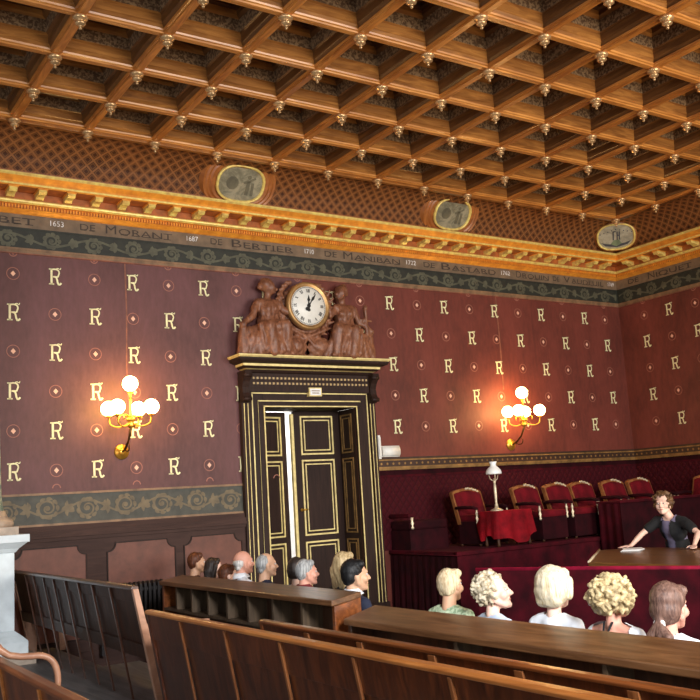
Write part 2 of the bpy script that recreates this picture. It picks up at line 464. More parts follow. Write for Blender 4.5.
# ------------------------------------------------------------------ frieze with the names
def rinceau(d, u0, u1, v0, v1, period, mi, h=.004, w=.03):
    """running acanthus scroll: a wavy stem, a spiral in every bay, curling leaves"""
    vm = (v0 + v1) / 2; H = v1 - v0; A = H * .27; n = int((u1 - u0) / (period / 24))
    lift = [0]
    def nh(): lift[0] = (lift[0] + 1) % 40; return h + .0008 + lift[0] * .00004
    def leaf2(p, a, L, curl, ww):
        P = [p]; 
        for q in range(1, 6):
            a2 = a + curl * q / 5; P.append((P[-1][0] + L / 5 * math.cos(a2), P[-1][1] + L / 5 * math.sin(a2)))
        if all(v0 < y < v1 and u0 < x < u1 for x, y in P): d.rib(P, [ww * f for f in (.5, 1.0, 1.15, .95, .6, .12)], mi, nh())
    d.rib([(u0 + (u1 - u0) * k / n, vm + A * math.sin(2 * PI * (u0 + (u1 - u0) * k / n) / period)) for k in range(n + 1)], w * .9, mi, h)
    k = math.floor(u0 / (period / 2))
    while k * period / 2 < u1:
        uc = (k + .5) * period / 2; sgn = 1 if k % 2 == 0 else -1
        R = H * .42; cv = vm - sgn * H * .03
        if u0 + R < uc < u1 - R:
            ph = sgn * 1.2
            sp = [(uc + R * (1 - t * .80) * math.cos(sgn * t * 9.5 + ph), cv + R * .95 * (1 - t * .80) * math.sin(sgn * t * 9.5 + ph)) for t in [q / 26 for q in range(27)]]
            d.rib(sp, [w * (1.05 - .45 * q / 26) for q in range(27)], mi, nh())
            d.disc((uc, cv), R * .24, mi, nh(), 10)
            for q in range(9):
                a = 2 * PI * q / 9 + .3
                leaf2((uc + R * .86 * math.cos(a), cv + R * .82 * math.sin(a)), a + sgn * 1.0, R * .62, sgn * 1.3, w * 1.5)
            for q in (-1, 1):
                leaf2((uc + q * period / 4, vm), q * .5 + (0 if q > 0 else PI), R * .7, sgn * 1.4, w * 1.7)
                leaf2((uc + q * period / 4, vm), PI / 2 * sgn + q * .6, R * .75, q * .9, w * 1.7)
                leaf2((uc + q * period / 4, vm), -PI / 2 * sgn + q * .6, R * .75, -q * .9, w * 1.7)
        k += 1
mb = MB()
TZ0, TZ1, FZ0, FZ1 = 5.13, 5.34, 4.875, 5.13
e = .012
def bandA(z0, z1, dd, mi): mb.box(WX0, XB - dd, -dd, 0, z0, z1, mi)
def bandB(z0, z1, dd, mi): mb.box(XB - dd, XB, -14, -dd, z0, z1, mi)
for B in (bandA, bandB):
    B(TZ0, TZ1, .010, 0); B(FZ0, FZ1, .012, 1); B(TZ0 - .012, TZ0 + .008, .02, 5)
    B(FZ0 - .012, FZ0 + .014, .026, 2); B(FZ0 - .045, FZ0 - .012, .018, 2); B(FZ0 - .058, FZ0 - .045, .022, 6)
dA = Decal(mb, (0, -.010, 0), (1, 0, 0), (0, 0, 1), (0, -1, 0))
dA2 = Decal(mb, (0, -.012, 0), (1, 0, 0), (0, 0, 1), (0, -1, 0))
dB = Decal(mb, (XB - .010, 0, 0), (0, -1, 0), (0, 0, 1), (-1, 0, 0))
dB2 = Decal(mb, (XB - .012, 0, 0), (0, -1, 0), (0, 0, 1), (-1, 0, 0))
rinceau(dA2, WX0, XB - .05, FZ0 + .015, FZ1 - .015, 1.02, 3)
rinceau(dB2, .05, 14, FZ0 + .015, FZ1 - .015, 1.02, 3)
def word(dec, w, u0, u1, h=.085, v=5.19):
    put_text(dec, w, u0, u1, v, h, 4, .002)
    n = len(w)                                         # little serifs along foot and head of the letters
    for k in range(n):
        a = u0 + (u1 - u0) * (k + .5) / n; s_ = (u1 - u0) / n * .34
        dec.poly([(a - s_, v - .004), (a + s_, v - .004), (a + s_, v + .006), (a - s_, v + .006)], 4, .002)
def caps(dec, w, u0, u1):
    """first letter taller, the rest small capitals"""
    f = .17 if len(w) > 3 else .4
    m = u0 + (u1 - u0) * f
    put_text(dec, w[0], u0, m - .015, 5.18, .115, 4, .002); word(dec, w[1:], m + .015, u1, .085, 5.182)
def date(dec, w, u0, u1): put_text(dec, w, u0 + .02, u1 - .02, 5.2, .07, 7, .003)
caps(dA, 'FIEUBET', -.42, .57); date(dA, '1653', .73, .93); word(dA, 'DE', 1.11, 1.30); caps(dA, 'MORANT', 1.43, 2.31); date(dA, '1687', 2.49, 2.69)
word(dA, 'DE', 2.85, 3.02); caps(dA, 'BERTIER', 3.16, 4.12); date(dA, '1710', 4.28, 4.47); word(dA, 'DE', 4.63, 4.84); caps(dA, 'MANIBAN', 4.95, 5.97)
date(dA, '1722', 6.07, 6.29); word(dA, 'DE', 6.42, 6.64); caps(dA, 'BASTARD', 6.77, 7.9); date(dA, '1762', 8.0, 8.23)
caps(dA, 'DROUIN', 8.35, 9.1); word(dA, 'DE', 9.2, 9.36); caps(dA, 'VAUDEUIL', 9.46, 10.45); date(dA, '1769', 10.55, 10.74)
word(dB, 'DE', .28, .52); caps(dB, 'NIQUET', .72, 1.62); date(dB, '1770', 1.8, 2.02)
struct(mb.build('trim_1', ['band_tan', 'band_dark', 'bead', 'scroll', 'letter', 'band_dark', 'seam', 'date']))

# ------------------------------------------------------------------ gilded cornice
def sweep(mb, prof, mats, uv0=0, uvon=False):
    acc = 0
    for i in range(len(prof) - 1):
        (d0, z0), (d1, z1) = prof[i], prof[i + 1]; L = math.hypot(d1 - d0, z1 - z0); mi = mats[i] if isinstance(mats, (list, tuple)) else mats
        mb.quad((WX0, -d0, z0), (XB - d0, -d0, z0), (XB - d1, -d1, z1), (WX0, -d1, z1), mi,
                [(WX0, acc), (XB - d0, acc), (XB - d1, acc + L), (WX0, acc + L)] if uvon else None)
        mb.quad((XB - d0, -d0, z0), (XB - d0, -14, z0), (XB - d1, -14, z1), (XB - d1, -d1, z1), mi,
                [(d0, acc), (14, acc), (14, acc + L), (d1, acc + L)] if uvon else None)
        acc += L
mb = MB()
prof = [(0, 5.30), (.03, 5.31), (.065, 5.335), (.09, 5.35), (.09, 5.395), (.125, 5.40), (.15, 5.415), (.155, 5.43), (.145, 5.445), (.12, 5.455),
        (.12, 5.535), (.33, 5.54), (.35, 5.55), (.36, 5.57), (.36, 5.595), (.385, 5.615), (.415, 5.64), (.43, 5.655), (.43, 5.675), (.36, 5.68), (0, 5.68)]
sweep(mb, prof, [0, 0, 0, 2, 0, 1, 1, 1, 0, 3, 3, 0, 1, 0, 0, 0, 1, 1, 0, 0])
x = WX0 + .05
while x < XB - .1:
    mb.box(x, x + .018, -.108, -.085, 5.352, 5.392, 0); x += .036
y = -.13
while y > -13.9:
    mb.box(XB - .108, XB - .085, y - .018, y, 5.352, 5.392, 0); y -= .036
def modillion(f):
    # a scrolled bracket under the soffit; f maps (along, out, z) to the room
    prof2 = [(.12, 5.46), (.17, 5.455), (.2, 5.475), (.26, 5.49), (.305, 5.475), (.335, 5.5), (.33, 5.538), (.12, 5.538)]
    mb.loft([[f(-.045, a, b) for a, b in prof2], [f(.045, a, b) for a, b in prof2]], 1, False)
    mb.loft([[f(-.058, a, b) for a, b in ((.12, 5.525), (.345, 5.525), (.345, 5.541), (.12, 5.541))], [f(.058, a, b) for a, b in ((.12, 5.525), (.345, 5.525), (.345, 5.541), (.12, 5.541))]], 0, False)
k = 0
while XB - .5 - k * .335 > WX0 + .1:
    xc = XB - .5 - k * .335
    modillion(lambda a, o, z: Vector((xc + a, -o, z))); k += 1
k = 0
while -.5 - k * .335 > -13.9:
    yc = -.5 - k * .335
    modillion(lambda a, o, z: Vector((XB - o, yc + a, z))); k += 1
struct(mb.build('trim_2', ['gold', 'gold_br', 'gold_dk', 'modillion_red']))

# ------------------------------------------------------------------ cove with its lattice
mb = MB()
cp = [(.34, 5.675), (.345, 5.72)] + [(.35 + .50 * (1 - math.cos(t)), 5.74 + .385 * math.sin(t)) for t in [PI / 2 * k / 8 for k in range(9)]]
sweep(mb, cp, [1] + [0] * 8 + [0], 0, True)
struct(mb.build('trim_3', ['lattice', 'cove_wood']))

# ------------------------------------------------------------------ coffered ceiling
CA = .813; CX0 = .128; CY0 = -.91; CZ = 6.13
I0, I1, J1 = -4, 12, 9
mb = MB()
def cell(xc, yc):
    a = CA / 2
    L = [(a - .035, CZ, None), (a - .045, CZ - .0, 0), (a - .075, CZ + .03, 0), (a - .085, CZ + .035, 0), (a - .09, CZ + .115, 0), (a - .112, CZ + .125, 0),
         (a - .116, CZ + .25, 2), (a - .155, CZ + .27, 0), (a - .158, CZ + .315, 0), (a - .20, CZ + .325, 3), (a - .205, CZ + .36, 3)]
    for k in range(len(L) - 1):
        h0, z0, _ = L[k]; h1, z1, mt = L[k + 1]
        c0 = [(xc - h0, yc - h0, z0), (xc + h0, yc - h0, z0), (xc + h0, yc + h0, z0), (xc - h0, yc + h0, z0)]
        c1 = [(xc - h1, yc - h1, z1), (xc + h1, yc - h1, z1), (xc + h1, yc + h1, z1), (xc - h1, yc + h1, z1)]
        for q in range(4):
            r = (q + 1) % 4
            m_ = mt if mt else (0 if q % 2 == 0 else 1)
            mb.quad(c0[q], c0[r], c1[r], c1[q], m_)
    h, z, _ = L[-1]
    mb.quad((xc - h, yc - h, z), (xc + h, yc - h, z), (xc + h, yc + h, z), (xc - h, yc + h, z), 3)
    for R, w, zz, mi in ((.168, .02, z - .02, 0), (.115, .016, z - .03, 0)):
        loops = []
        for k in range(20):
            t = 2 * PI * k / 20; c, s_ = math.cos(t), math.sin(t)
            loops.append([(xc + (R + w * math.cos(p)) * c, yc + (R + w * math.cos(p)) * s_, zz + w * math.sin(p)) for p in [2 * PI * m / 6 for m in range(6)]])
        loops.append(loops[0]); mb.loft(loops, mi, True, False)
    mb.ball((xc, yc, z - .025), (.05, .05, .03), 0, 10, None, 5)
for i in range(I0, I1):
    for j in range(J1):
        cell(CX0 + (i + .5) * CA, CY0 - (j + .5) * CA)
x0, x1, y0, y1 = CX0 + I0 * CA, CX0 + I1 * CA, CY0, CY0 - J1 * CA
for i in range(I0, I1 + 1):          # beams running towards the back wall: a rounded soffit
    xc = CX0 + i * CA
    P = [(-.062, CZ), (-.055, CZ - .018), (-.038, CZ - .022), (-.034, CZ - .038), (.034, CZ - .038), (.038, CZ - .022), (.055, CZ - .018), (.062, CZ)]
    mb.loft([[(xc + a, y0 + .03, b) for a, b in P], [(xc + a, y1, b) for a, b in P]], 5, False)
for j in range(J1 + 1):
    yc = CY0 - j * CA
    P = [(-.062, CZ + .002), (-.055, CZ - .014), (-.038, CZ - .018), (-.03, CZ - .03), (.03, CZ - .03), (.038, CZ - .018), (.055, CZ - .014), (.062, CZ + .002)]
    mb.loft([[(x0, yc + a, b) for a, b in P], [(x1 + .03, yc + a, b) for a, b in P]], 4, False)
mb.box(x0, x1 + .09, y0 + .035, y0 + .09, CZ - .045, CZ + .05, 0)
mb.box(x1 + .035, x1 + .09, y1, y0 + .035, CZ - .045, CZ + .05, 1)
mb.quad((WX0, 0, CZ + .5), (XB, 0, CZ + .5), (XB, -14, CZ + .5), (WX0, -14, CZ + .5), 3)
ceiling = struct(mb.build('ceiling', ['ceil', 'ceil_shade_y', 'ceil_carve', 'ceil_dk', 'ceil_lt', 'ceil_lit_y']))
pm = MB()
pm.lathe([(.002, .04), (.055, .035), (.062, .022), (.050, .012), (.048, .0), (.066, -.008), (.071, -.022), (.062, -.036), (.036, -.044), (.034, -.056), (.048, -.062), (.050, -.076), (.036, -.088), (.016, -.094), (.012, -.106), (.017, -.114), (.012, -.126), (.001, -.132)], (0, 0, 0), 12)
pmesh = pm.mesh('pendant', ['ceil_gilt'])
for i in range(-1, I1 + 1):
    for j in range(7):
        if i < 0 and j > 4: continue
        o = bpy.data.objects.new('ceiling_pendant', pmesh); COL.objects.link(o); o.parent = ceiling
        o.location = (CX0 + i * CA, CY0 - j * CA, CZ - .035)

# ------------------------------------------------------------------ medallions on the cove
def medallion(loc, right, up, label, kind, sz=1.0):
    """loc: centre; right/up: unit axes of the plaque"""
    right = Vector(right).normalized(); up = Vector(up).normalized(); nrm = right.cross(up).normalized()
    if nrm.z > 0: nrm = -nrm
    wide = 1.0 if kind != 'hill' else .0
    t = thing('oval_medallion', loc, label, 'medallion', 'oval painted medallions on the ceiling cove')
    C = Vector(loc)
    def sup(rx, ry, h, n=28, ex=2.5):
        L = []
        for k in range(n):
            a = 2 * PI * k / n; c, s_ = math.cos(a), math.sin(a)
            L.append(C + right * rx * sz * math.copysign(abs(c) ** (2 / ex), c) + up * ry * sz * math.copysign(abs(s_) ** (2 / ex), s_) + nrm * h)
        return L
    m0 = MB()
    for s0, s1, h0, h1, mi in () if kind == 'hill' else ((1.62, 1.5, -.05, .012, 0), (1.5, 1.42, .012, .004, 1), (1.42, 1.34, .004, .018, 0), (1.34, 1.26, .018, .008, 1), (1.26, 1.18, .008, .022, 0), (1.18, .98, .022, .012, 1)):
        m0.loft([sup(.345 * s0, .25 * (1 + (s0 - 1) * .8), h0), sup(.345 * s1, .25 * (1 + (s1 - 1) * .8), h1)], mi, True, False)
    if kind == 'hill':
        m0.loft([sup(.30, .2, -.12), sup(.39, .285, -.02), sup(.38, .28, .012), sup(.34, .245, .012)], 0, True)
    m0.build('wooden_surround', ['cove_wood', 'cove_wood'], t)
    m1 = MB()
    m1.loft([sup(.345, .25, .01), sup(.35, .255, .045), sup(.335, .242, .06), sup(.318, .226, .05), sup(.312, .22, .025)], 0, True, False)
    m1.build('gilt_frame', ['gold_br'], t)
    m2 = MB(); m2.add(sup(.318, .226, .028), [tuple(range(28))], 0)
    D = Decal(m2, C + nrm * .03, right * sz, up * sz, nrm)
    if kind == 'hill':
        D.poly([(-.27, -.09), (-.18, -.12), (0, -.15), (.18, -.12), (.27, -.09), (.2, -.16), (.0, -.2), (-.2, -.16)], 1, .002)
        D.poly([(-.1, -.13), (-.04, -.06), (.05, -.06), (.1, -.13), (.0, -.18)], 2, .003)
        for a in (-.05, .02, .06): D.rib([(a, -.06), (a + .005, .1)], .022, 1, .004)
        D.rib([(-.05, .1), (.0, .1)], .02, 1, .004); D.rib([(.02, .02), (.07, .03)], .02, 1, .004)
        for a in range(-4, 5): D.disc((a * .07, .14 - abs(a) * .018), .012, 1, .003, 6)
    else:
        D.disc((-.12, .0), .09, 1, .001, 10); D.rib([(.1, -.14), (.11, .06)], .05, 1, .002); D.rib([(.18, -.14), (.17, .03)], .04, 1, .002)
        D.disc((.11, .1), .03, 1, .003, 8); D.rib([(.04, .02), (.11, .04), (.2, .1)], .03, 1, .002)
    m2.build('painted_panel', ['pic' if kind != 'hill' else 'pic_sky', 'pic_dark' if kind == 'hill' else 'pic_shade', 'pic_green'], t)
M['pic_shade'] = plain('painted shade', (98, 92, 72), .6)
medallion((3.09, -.47, 5.915), (1, 0, 0), (0, -.55, .83), 'grey painted oval medallion on the cove above the clock, leftmost of the three', 'fig')
medallion((6.67, -.47, 5.935), (1, 0, 0), (0, -.55, .83), 'small grey oval medallion in bright gilt ring on the cove, middle of the three', 'fig')
medallion((10.15, -.65, 5.90), (.7071, -.7071, 0), (-.36, -.36, .86), 'oval landscape medallion with dark ruin, set in the corner of the cove', 'hill', .93)

# ------------------------------------------------------------------ lower walls: dado on the left
mb = MB()
LX0, LX1 = WX0, 3.17
mb.box(LX0, LX1, -.016, 0, 2.01, 2.05, 3); mb.box(LX0, LX1, -.03, 0, 1.985, 2.01, 2)
mb.box(LX0, LX1, -.014, 0, 1.66, 1.985, 0)
mb.box(LX0, LX1, -.028, 0, 1.635, 1.66, 2)
d = Decal(mb, (0, -.014, 0), (1, 0, 0), (0, 0, 1), (0, -1, 0))
rinceau(d, LX0, LX1 - .02, 1.68, 1.97, .92, 1, .004, .026)
struct(mb.build('trim_4', ['dado_ground', 'dado_scroll', 'bead', 'wp_left']))
mb = MB()
mb.box(LX0, LX1, -.05, 0, .0, 1.46, 0)
for z0, z1, dd in ((1.46, 1.50, .075), (1.50, 1.53, .10), (1.53, 1.58, .085), (1.58, 1.635, .055)): mb.box(LX0, LX1, -dd, 0, z0, z1, 0)
mb.box(LX0, LX1, -.075, -.04, 0, .2, 0)
def notched(x0, x1, z0, z1, r=.1):
    P = [(x0, z0), (x1, z0), (x1, z1 - r)] + [(x1 - r * math.sin(t), z1 - r * math.cos(t)) for t in [PI / 2 * k / 5 for k in range(1, 6)]][::1]
    P = [(x0, z0), (x1, z0), (x1, z1 - r)]
    P += [(x1 - r * math.sin(a), z1 - r * math.cos(a)) for a in [PI / 2 * k / 5 for k in range(1, 5)]]
    P += [(x1 - r, z1), (x0 + r, z1)]
    P += [(x0 + r * math.cos(a), z1 - r * math.sin(a)) for a in [PI / 2 * k / 5 for k in range(1, 5)]]
    P += [(x0, z1 - r)]
    return P
for a, b in ((-4.0, -3.0), (-2.8, -1.8), (-1.6, -.6), (-.4, .12), (.30, 1.11), (1.37, 2.2), (2.33, 3.1)):
    P = notched(a, b, .35, 1.385); c = ((a + b) / 2, .87)
    out = [(c[0] + (x - c[0]) * 1.03, c[1] + (z - c[1]) * 1.025) for x, z in P]
    mb.loft([[(x, -.05, z) for x, z in out], [(x, -.068, z) for x, z in out], [(x, -.068, z) for x, z in P], [(x, -.052, z) for x, z in P]], 2, False, False)
    mb.add([(x, -.0525, z) for x, z in P], [tuple(range(len(P)))], 1)
struct(mb.build('trim_5', ['wain', 'wain_panel', 'door_trim']))

# rail and velvet lining right of the door, on both walls
mb = MB()
RX0 = 5.31
def stripA(z0, z1, dd, mi): mb.box(RX0, XB - dd, -dd, 0, z0, z1, mi)
def stripB(z0, z1, dd, mi): mb.box(XB - dd, XB, -14, -dd, z0, z1, mi)
for B in (stripA, stripB):
    B(2.255, 2.285, .03, 1); B(2.235, 2.255, .045, 0); B(2.15, 2.235, .03, 1); B(2.125, 2.15, .05, 0); B(2.10, 2.125, .04, 0); B(2.03, 2.10, .02, 2); B(2.0, 2.03, .026, 3)
d = Decal(mb, (0, -.03, 0), (1, 0, 0), (0, 0, 1), (0, -1, 0)); d2 = Decal(mb, (XB - .03, 0, 0), (0, -1, 0), (0, 0, 1), (-1, 0, 0))
x = RX0 + .06
while x < XB - .06: d.disc((x, 2.192), .018, 0, .003, 8); x += .105
x = .08
while x < 13.9: d2.disc((x, 2.192), .018, 0, .003, 8); x += .105
struct(mb.build('trim_6', ['rail_gold', 'rail_dark', 'velvet_dark', 'velvet']))
mb = MB()
mb.box(RX0, XB - .02, -.02, 0, .98, 2.0, 0); mb.box(XB - .02, XB, -14, -.02, .98, 2.0, 0)
struct(mb.build('trim_7', ['quilt']))
# ------------------------------------------------------------------ floor in steps
mb = MB()
mb.quad((WX0, 0, 0), (XB, 0, 0), (XB, -14, 0), (WX0, -14, 0), 1)
mb.box(WX0, .72, -14, -.08, 0, .3, 0)
mb.box(.72, 1.42, -14, -.9, 0, .15, 0)
struct(mb.build('floor', ['floor', 'carpet']))

# ------------------------------------------------------------------ doorway
door = struct(empty('door_1', (4.24, 0, 0)))
mb = MB()
for sx, xo, xi in ((-1, 3.17, DX0), (1, 5.29, DX1)):
    a, b = min(xo, xi), max(xo, xi)
    mb.box(a, b, -.05, 0, 0, 3.2, 0)
    o0, o1 = (xo, xo + .10) if sx < 0 else (xo - .10, xo)
    mb.box(o0, o1, -.09, -.05, 0, 3.06, 0)
    i0, i1 = (xi - .075, xi) if sx < 0 else (xi, xi + .075)
    mb.box(i0, i1, -.075, -.05, 0, DZ, 0)
    mb.box(a - .02, b + .02, -.12, 0, 0, .3, 0)
mb.box(DX0, DX1, -.05, 0, DZ, 3.2, 0); mb.box(DX0 - .075, DX1 + .075, -.075, -.05, DZ, 3.075, 0)
# deep reveal
mb.box(DX0 - .04, DX0, 0, .47, 0, DZ, 0); mb.box(DX1, DX1 + .04, 0, .47, 0, DZ, 0); mb.box(DX0, DX1, 0, .47, DZ, DZ + .04, 0)
mb.build('casing', ['door_trim'], door, bevel=.006)
mb = MB()
g = .016
def frame_lines(x0, x1, z1, y):
    mb.box(x0 - g / 2, x0 + g / 2, y - .008, y, .3, z1, 0); mb.box(x1 - g / 2, x1 + g / 2, y - .008, y, .3, z1, 0); mb.box(x0 - g / 2, x1 + g / 2, y - .008, y, z1 - g / 2, z1 + g / 2, 0)
frame_lines(3.345, 5.17, 3.19, -.05); frame_lines(3.43, 5.045, 3.085, -.06); frame_lines(3.505, 4.975, 3.01, -.075)
mb.box(3.2, 3.208, -.098, -.09, .3, 3.05, 0); mb.box(3.255, 3.263, -.098, -.09, .3, 3.05, 0); mb.box(5.195, 5.203, -.098, -.09, .3, 3.05, 0); mb.box(5.25, 5.258, -.098, -.09, .3, 3.05, 0)
mb.build('gold_edging', ['gold_line'], door)
mb = MB()
mb.box(3.2, 5.27, -.10, 0, 3.2, 3.47, 0)
mb.box(3.34, 5.17, -.112, -.10, 3.30, 3.33, 1); mb.box(3.34, 5.17, -.112, -.10, 3.37, 3.40, 1)
mb.build('entablature', ['door_trim', 'dotted'], door, bevel=.004)
mb = MB()
pr = [(.10, 3.45), (.13, 3.46), (.15, 3.49), (.19, 3.50), (.23, 3.53), (.235, 3.56), (.31, 3.585), (.325, 3.61), (.325, 3.63), (.345, 3.65), (.345, 3.665), (0, 3.67)]
mt = [0, 0, 1, 0, 1, 0, 0, 0, 1, 1, 0]
xl, xr = 3.28, 5.185
for k in range(len(pr) - 1):
    (d0, z0), (d1, z1) = pr[k], pr[k + 1]
    s0, s1 = d0 - .1, d1 - .1
    if d1 == 0: s1 = s0
    A = [(xl - s0, 0, z0), (xl - s0, -d0, z0), (xr + s0, -d0, z0), (xr + s0, 0, z0)]
    B = [(xl - s1, 0, z1), (xl - s1, -d1, z1), (xr + s1, -d1, z1), (xr + s1, 0, z1)]
    if d1 == 0: mb.quad(A[0], A[1], A[2], A[3], 0); continue
    for q in range(3): mb.quad(A[q], A[q + 1], B[q + 1], B[q], mt[k])
mb.build('door_cornice', ['door_trim', 'gold_line'], door)
for xa in (3.17, 5.19):
    mb = MB()
    mb.yz([(0, 3.47), (-.22, 3.47), (-.23, 3.43), (-.2, 3.38), (-.16, 3.33), (-.13, 3.26), (-.14, 3.18), (-.165, 3.13), (-.16, 3.08), (-.12, 3.06), (0, 3.06)], xa, xa + .1, 0)
    for zz in (3.1, 3.41): mb.lathe([(.001, -.056), (.03, -.056), (.03, .056), (.001, .056)], (xa + .05, -.17 if zz < 3.3 else -.2, zz), 10, 0, Matrix.Rotation(PI / 2, 3, 'Y'))
    mb.build('scroll_bracket', ['door_trim', 'gold_dk'], door)
def leaf(name, hinge, L, ang, panels):
    o = empty(name, (hinge[0] - door.location.x, hinge[1], 0), ang); o.parent = door
    sg = 1 if L > 0 else -1; L = abs(L)
    w = MB(); w.box(min(0, sg * L), max(0, sg * L), 0, .05, .0, 2.998, 0)
    for z0, z1 in panels:
        a0, a1 = sorted((sg * .12, sg * (L - .1)))
        w.box(a0 + .07, a1 - .07, -.012, 0, z0 + .07, z1 - .07, 0)
    w.build('leaf_panel', ['door_wood'], o, local=True, bevel=.004)
    w = MB()
    for z0, z1 in panels:
        a0, a1 = sorted((sg * .12, sg * (L - .1)))
        for ins, t in ((0, .022), (.055, .016)):
            b0, b1, c0, c1 = a0 + ins, a1 - ins, z0 + ins, z1 - ins
            w.box(b0, b1, -.014, 0, c0, c0 + t); w.box(b0, b1, -.014, 0, c1 - t, c1); w.box(b0, b0 + t, -.014, 0, c0 + t, c1 - t); w.box(b1 - t, b1, -.014, 0, c0 + t, c1 - t)
    w.build('gold_moulding', ['gold_line'], o, local=True)
    return o
PN = ((2.38, 2.93), (1.26, 2.31), (.2, 1.18))
rl = leaf('door_leaf', (4.979, .42), -.76, 0, PN)
ll = leaf('door_leaf', (3.502, .42), .69, math.radians(13), PN)
w = MB(); w.tube([(-.70, -.02, 1.62), (-.70, -.05, 1.62), (-.62, -.055, 1.62)], .011, 8); w.lathe([(.001, 0), (.022, 0), (.022, .012), (.001, .012)], (-.70, -.012, 1.62), 10, 0, Matrix.Rotation(PI / 2, 3, 'X'))
w.build('door_handle', ['brass'], rl, local=True)
w = MB(); w.box(-.80, -.76, .0, .05, .0, 2.96, 0); w.build('meeting_strip', ['gold_line'], rl, local=True)
for nm, xx, sgn in (('reveal_panel', DX1, -1), ('reveal_panel', DX0, 1)):
    mb = MB()
    for z0, z1 in PN:
        for ins, t in ((0, .02), (.05, .014)):
            y0, y1, c0, c1 = .08 + ins, .37 - ins, z0 + ins, z1 - ins
            a, b = sorted((xx, xx + sgn * .012))
            mb.box(a, b, y0, y1, c0, c0 + t); mb.box(a, b, y0, y1, c1 - t, c1); mb.box(a, b, y0, y0 + t, c0 + t, c1 - t); mb.box(a, b, y1 - t, y1, c0 + t, c1 - t)
    mb.build(nm, ['rail_gold'], door)
# daylit corridor behind the doors
mb = MB()
mb.quad((2.6, 2.4, 0), (6.4, 2.4, 0), (6.4, 2.4, 3.6), (2.6, 2.4, 3.6)); mb.quad((6.4, .5, 0), (6.4, 2.4, 0), (6.4, 2.4, 3.6), (6.4, .5, 3.6)); mb.quad((2.6, .5, 0), (2.6, 2.4, 0), (2.6, 2.4, 3.6), (2.6, .5, 3.6))
mb.quad((2.6, .5, 3.6), (6.4, .5, 3.6), (6.4, 2.4, 3.6), (2.6, 2.4, 3.6)); mb.quad((2.6, .0, -.01), (6.4, .0, -.01), (6.4, 2.4, -.01), (2.6, 2.4, -.01))
struct(mb.build('wall_corridor', ['plaster']))

# signs by the door
mb = MB(); mb.box(4.185, 4.385, -.125, -.055, 3.145, 3.265, 0)
mb.box(4.20, 4.37, -.128, -.124, 3.16, 3.25, 1); d = Decal(mb, (4.2, -.1285, 3.16), (1, 0, 0), (0, 0, 1), (0, -1, 0))
d.rib([(.02, .06), (.15, .06)], .012, 2, .001); d.rib([(.03, .03), (.14, .03)], .012, 2, .001)
tag(mb.build('door_plaque', ['gold_line', 'paper', 'bead'], org=(4.28, -.06, 3.2), bevel=.006), 'small cream plaque fixed over the top of the door opening', 'sign')
t = thing('emergency_light', (5.56, 0, 2.37), 'white rectangular emergency light on the red wall just right of the door', 'light fixture')
mb = MB(); mb.box(5.38, 5.71, -.03, 0, 2.29, 2.45, 0); mb.build('back_box', ['white_plastic'], t, bevel=.008)
mb = MB(); mb.loft([[(5.39 + .31 * k, -.03 - .035 * math.sin(a), 2.37 + .07 * math.cos(a)) for a in [PI * q / 8 for q in range(9)]] for k in (0, 1)], 0, True, True); mb.build('diffuser', ['white_plastic'], t)
mb = MB(); mb.box(5.295, 5.335, -.10, 0, 2.26, 2.6, 0); mb.box(5.30, 5.33, -.115, -.10, 2.29, 2.57, 0)
tag(mb.build('switch_box', ['white_plastic'], org=(5.315, 0, 2.26), bevel=.006), 'narrow upright white box on the right door jamb', 'switch box')

# ------------------------------------------------------------------ overdoor carving and clock
def remesh(mb, voxel, smooth=6, noise_amp=0, noise_sc=8, stretch=(1, 1, 1)):
    me = mb.mesh('tmp', []); ob = bpy.data.objects.new('tmp', me); COL.objects.link(ob)
    m = ob.modifiers.new('r', 'REMESH'); m.mode = 'VOXEL'; m.voxel_size = voxel; m.use_smooth_shade = True
    if smooth:
        s_ = ob.modifiers.new('s', 'SMOOTH'); s_.iterations = smooth; s_.factor = .5
    dg = bpy.context.evaluated_depsgraph_get(); dg.update()
    out = bpy.data.meshes.new_from_object(ob.evaluated_get(dg))
    bpy.data.objects.remove(ob); bpy.data.meshes.remove(me)
    if noise_amp:
        out.update()
        for v in out.vertices:
            p = Vector((v.co.x * stretch[0], v.co.y * stretch[1], v.co.z * stretch[2])) * noise_sc
            v.co += v.normal * noise.noise(p) * noise_amp
    out.polygons.foreach_set('use_smooth', [True] * len(out.polygons))
    return out
def place_mesh(name, me, mats, parent=None, loc=None):
    me.name = name
    me.materials.clear()
    for m in mats: me.materials.append(M[m] if isinstance(m, str) else m)
    o = bpy.data.objects.new(name, me); COL.objects.link(o)
    if parent is not None: o.parent = parent
    if loc is not None: o.location = loc
    return o

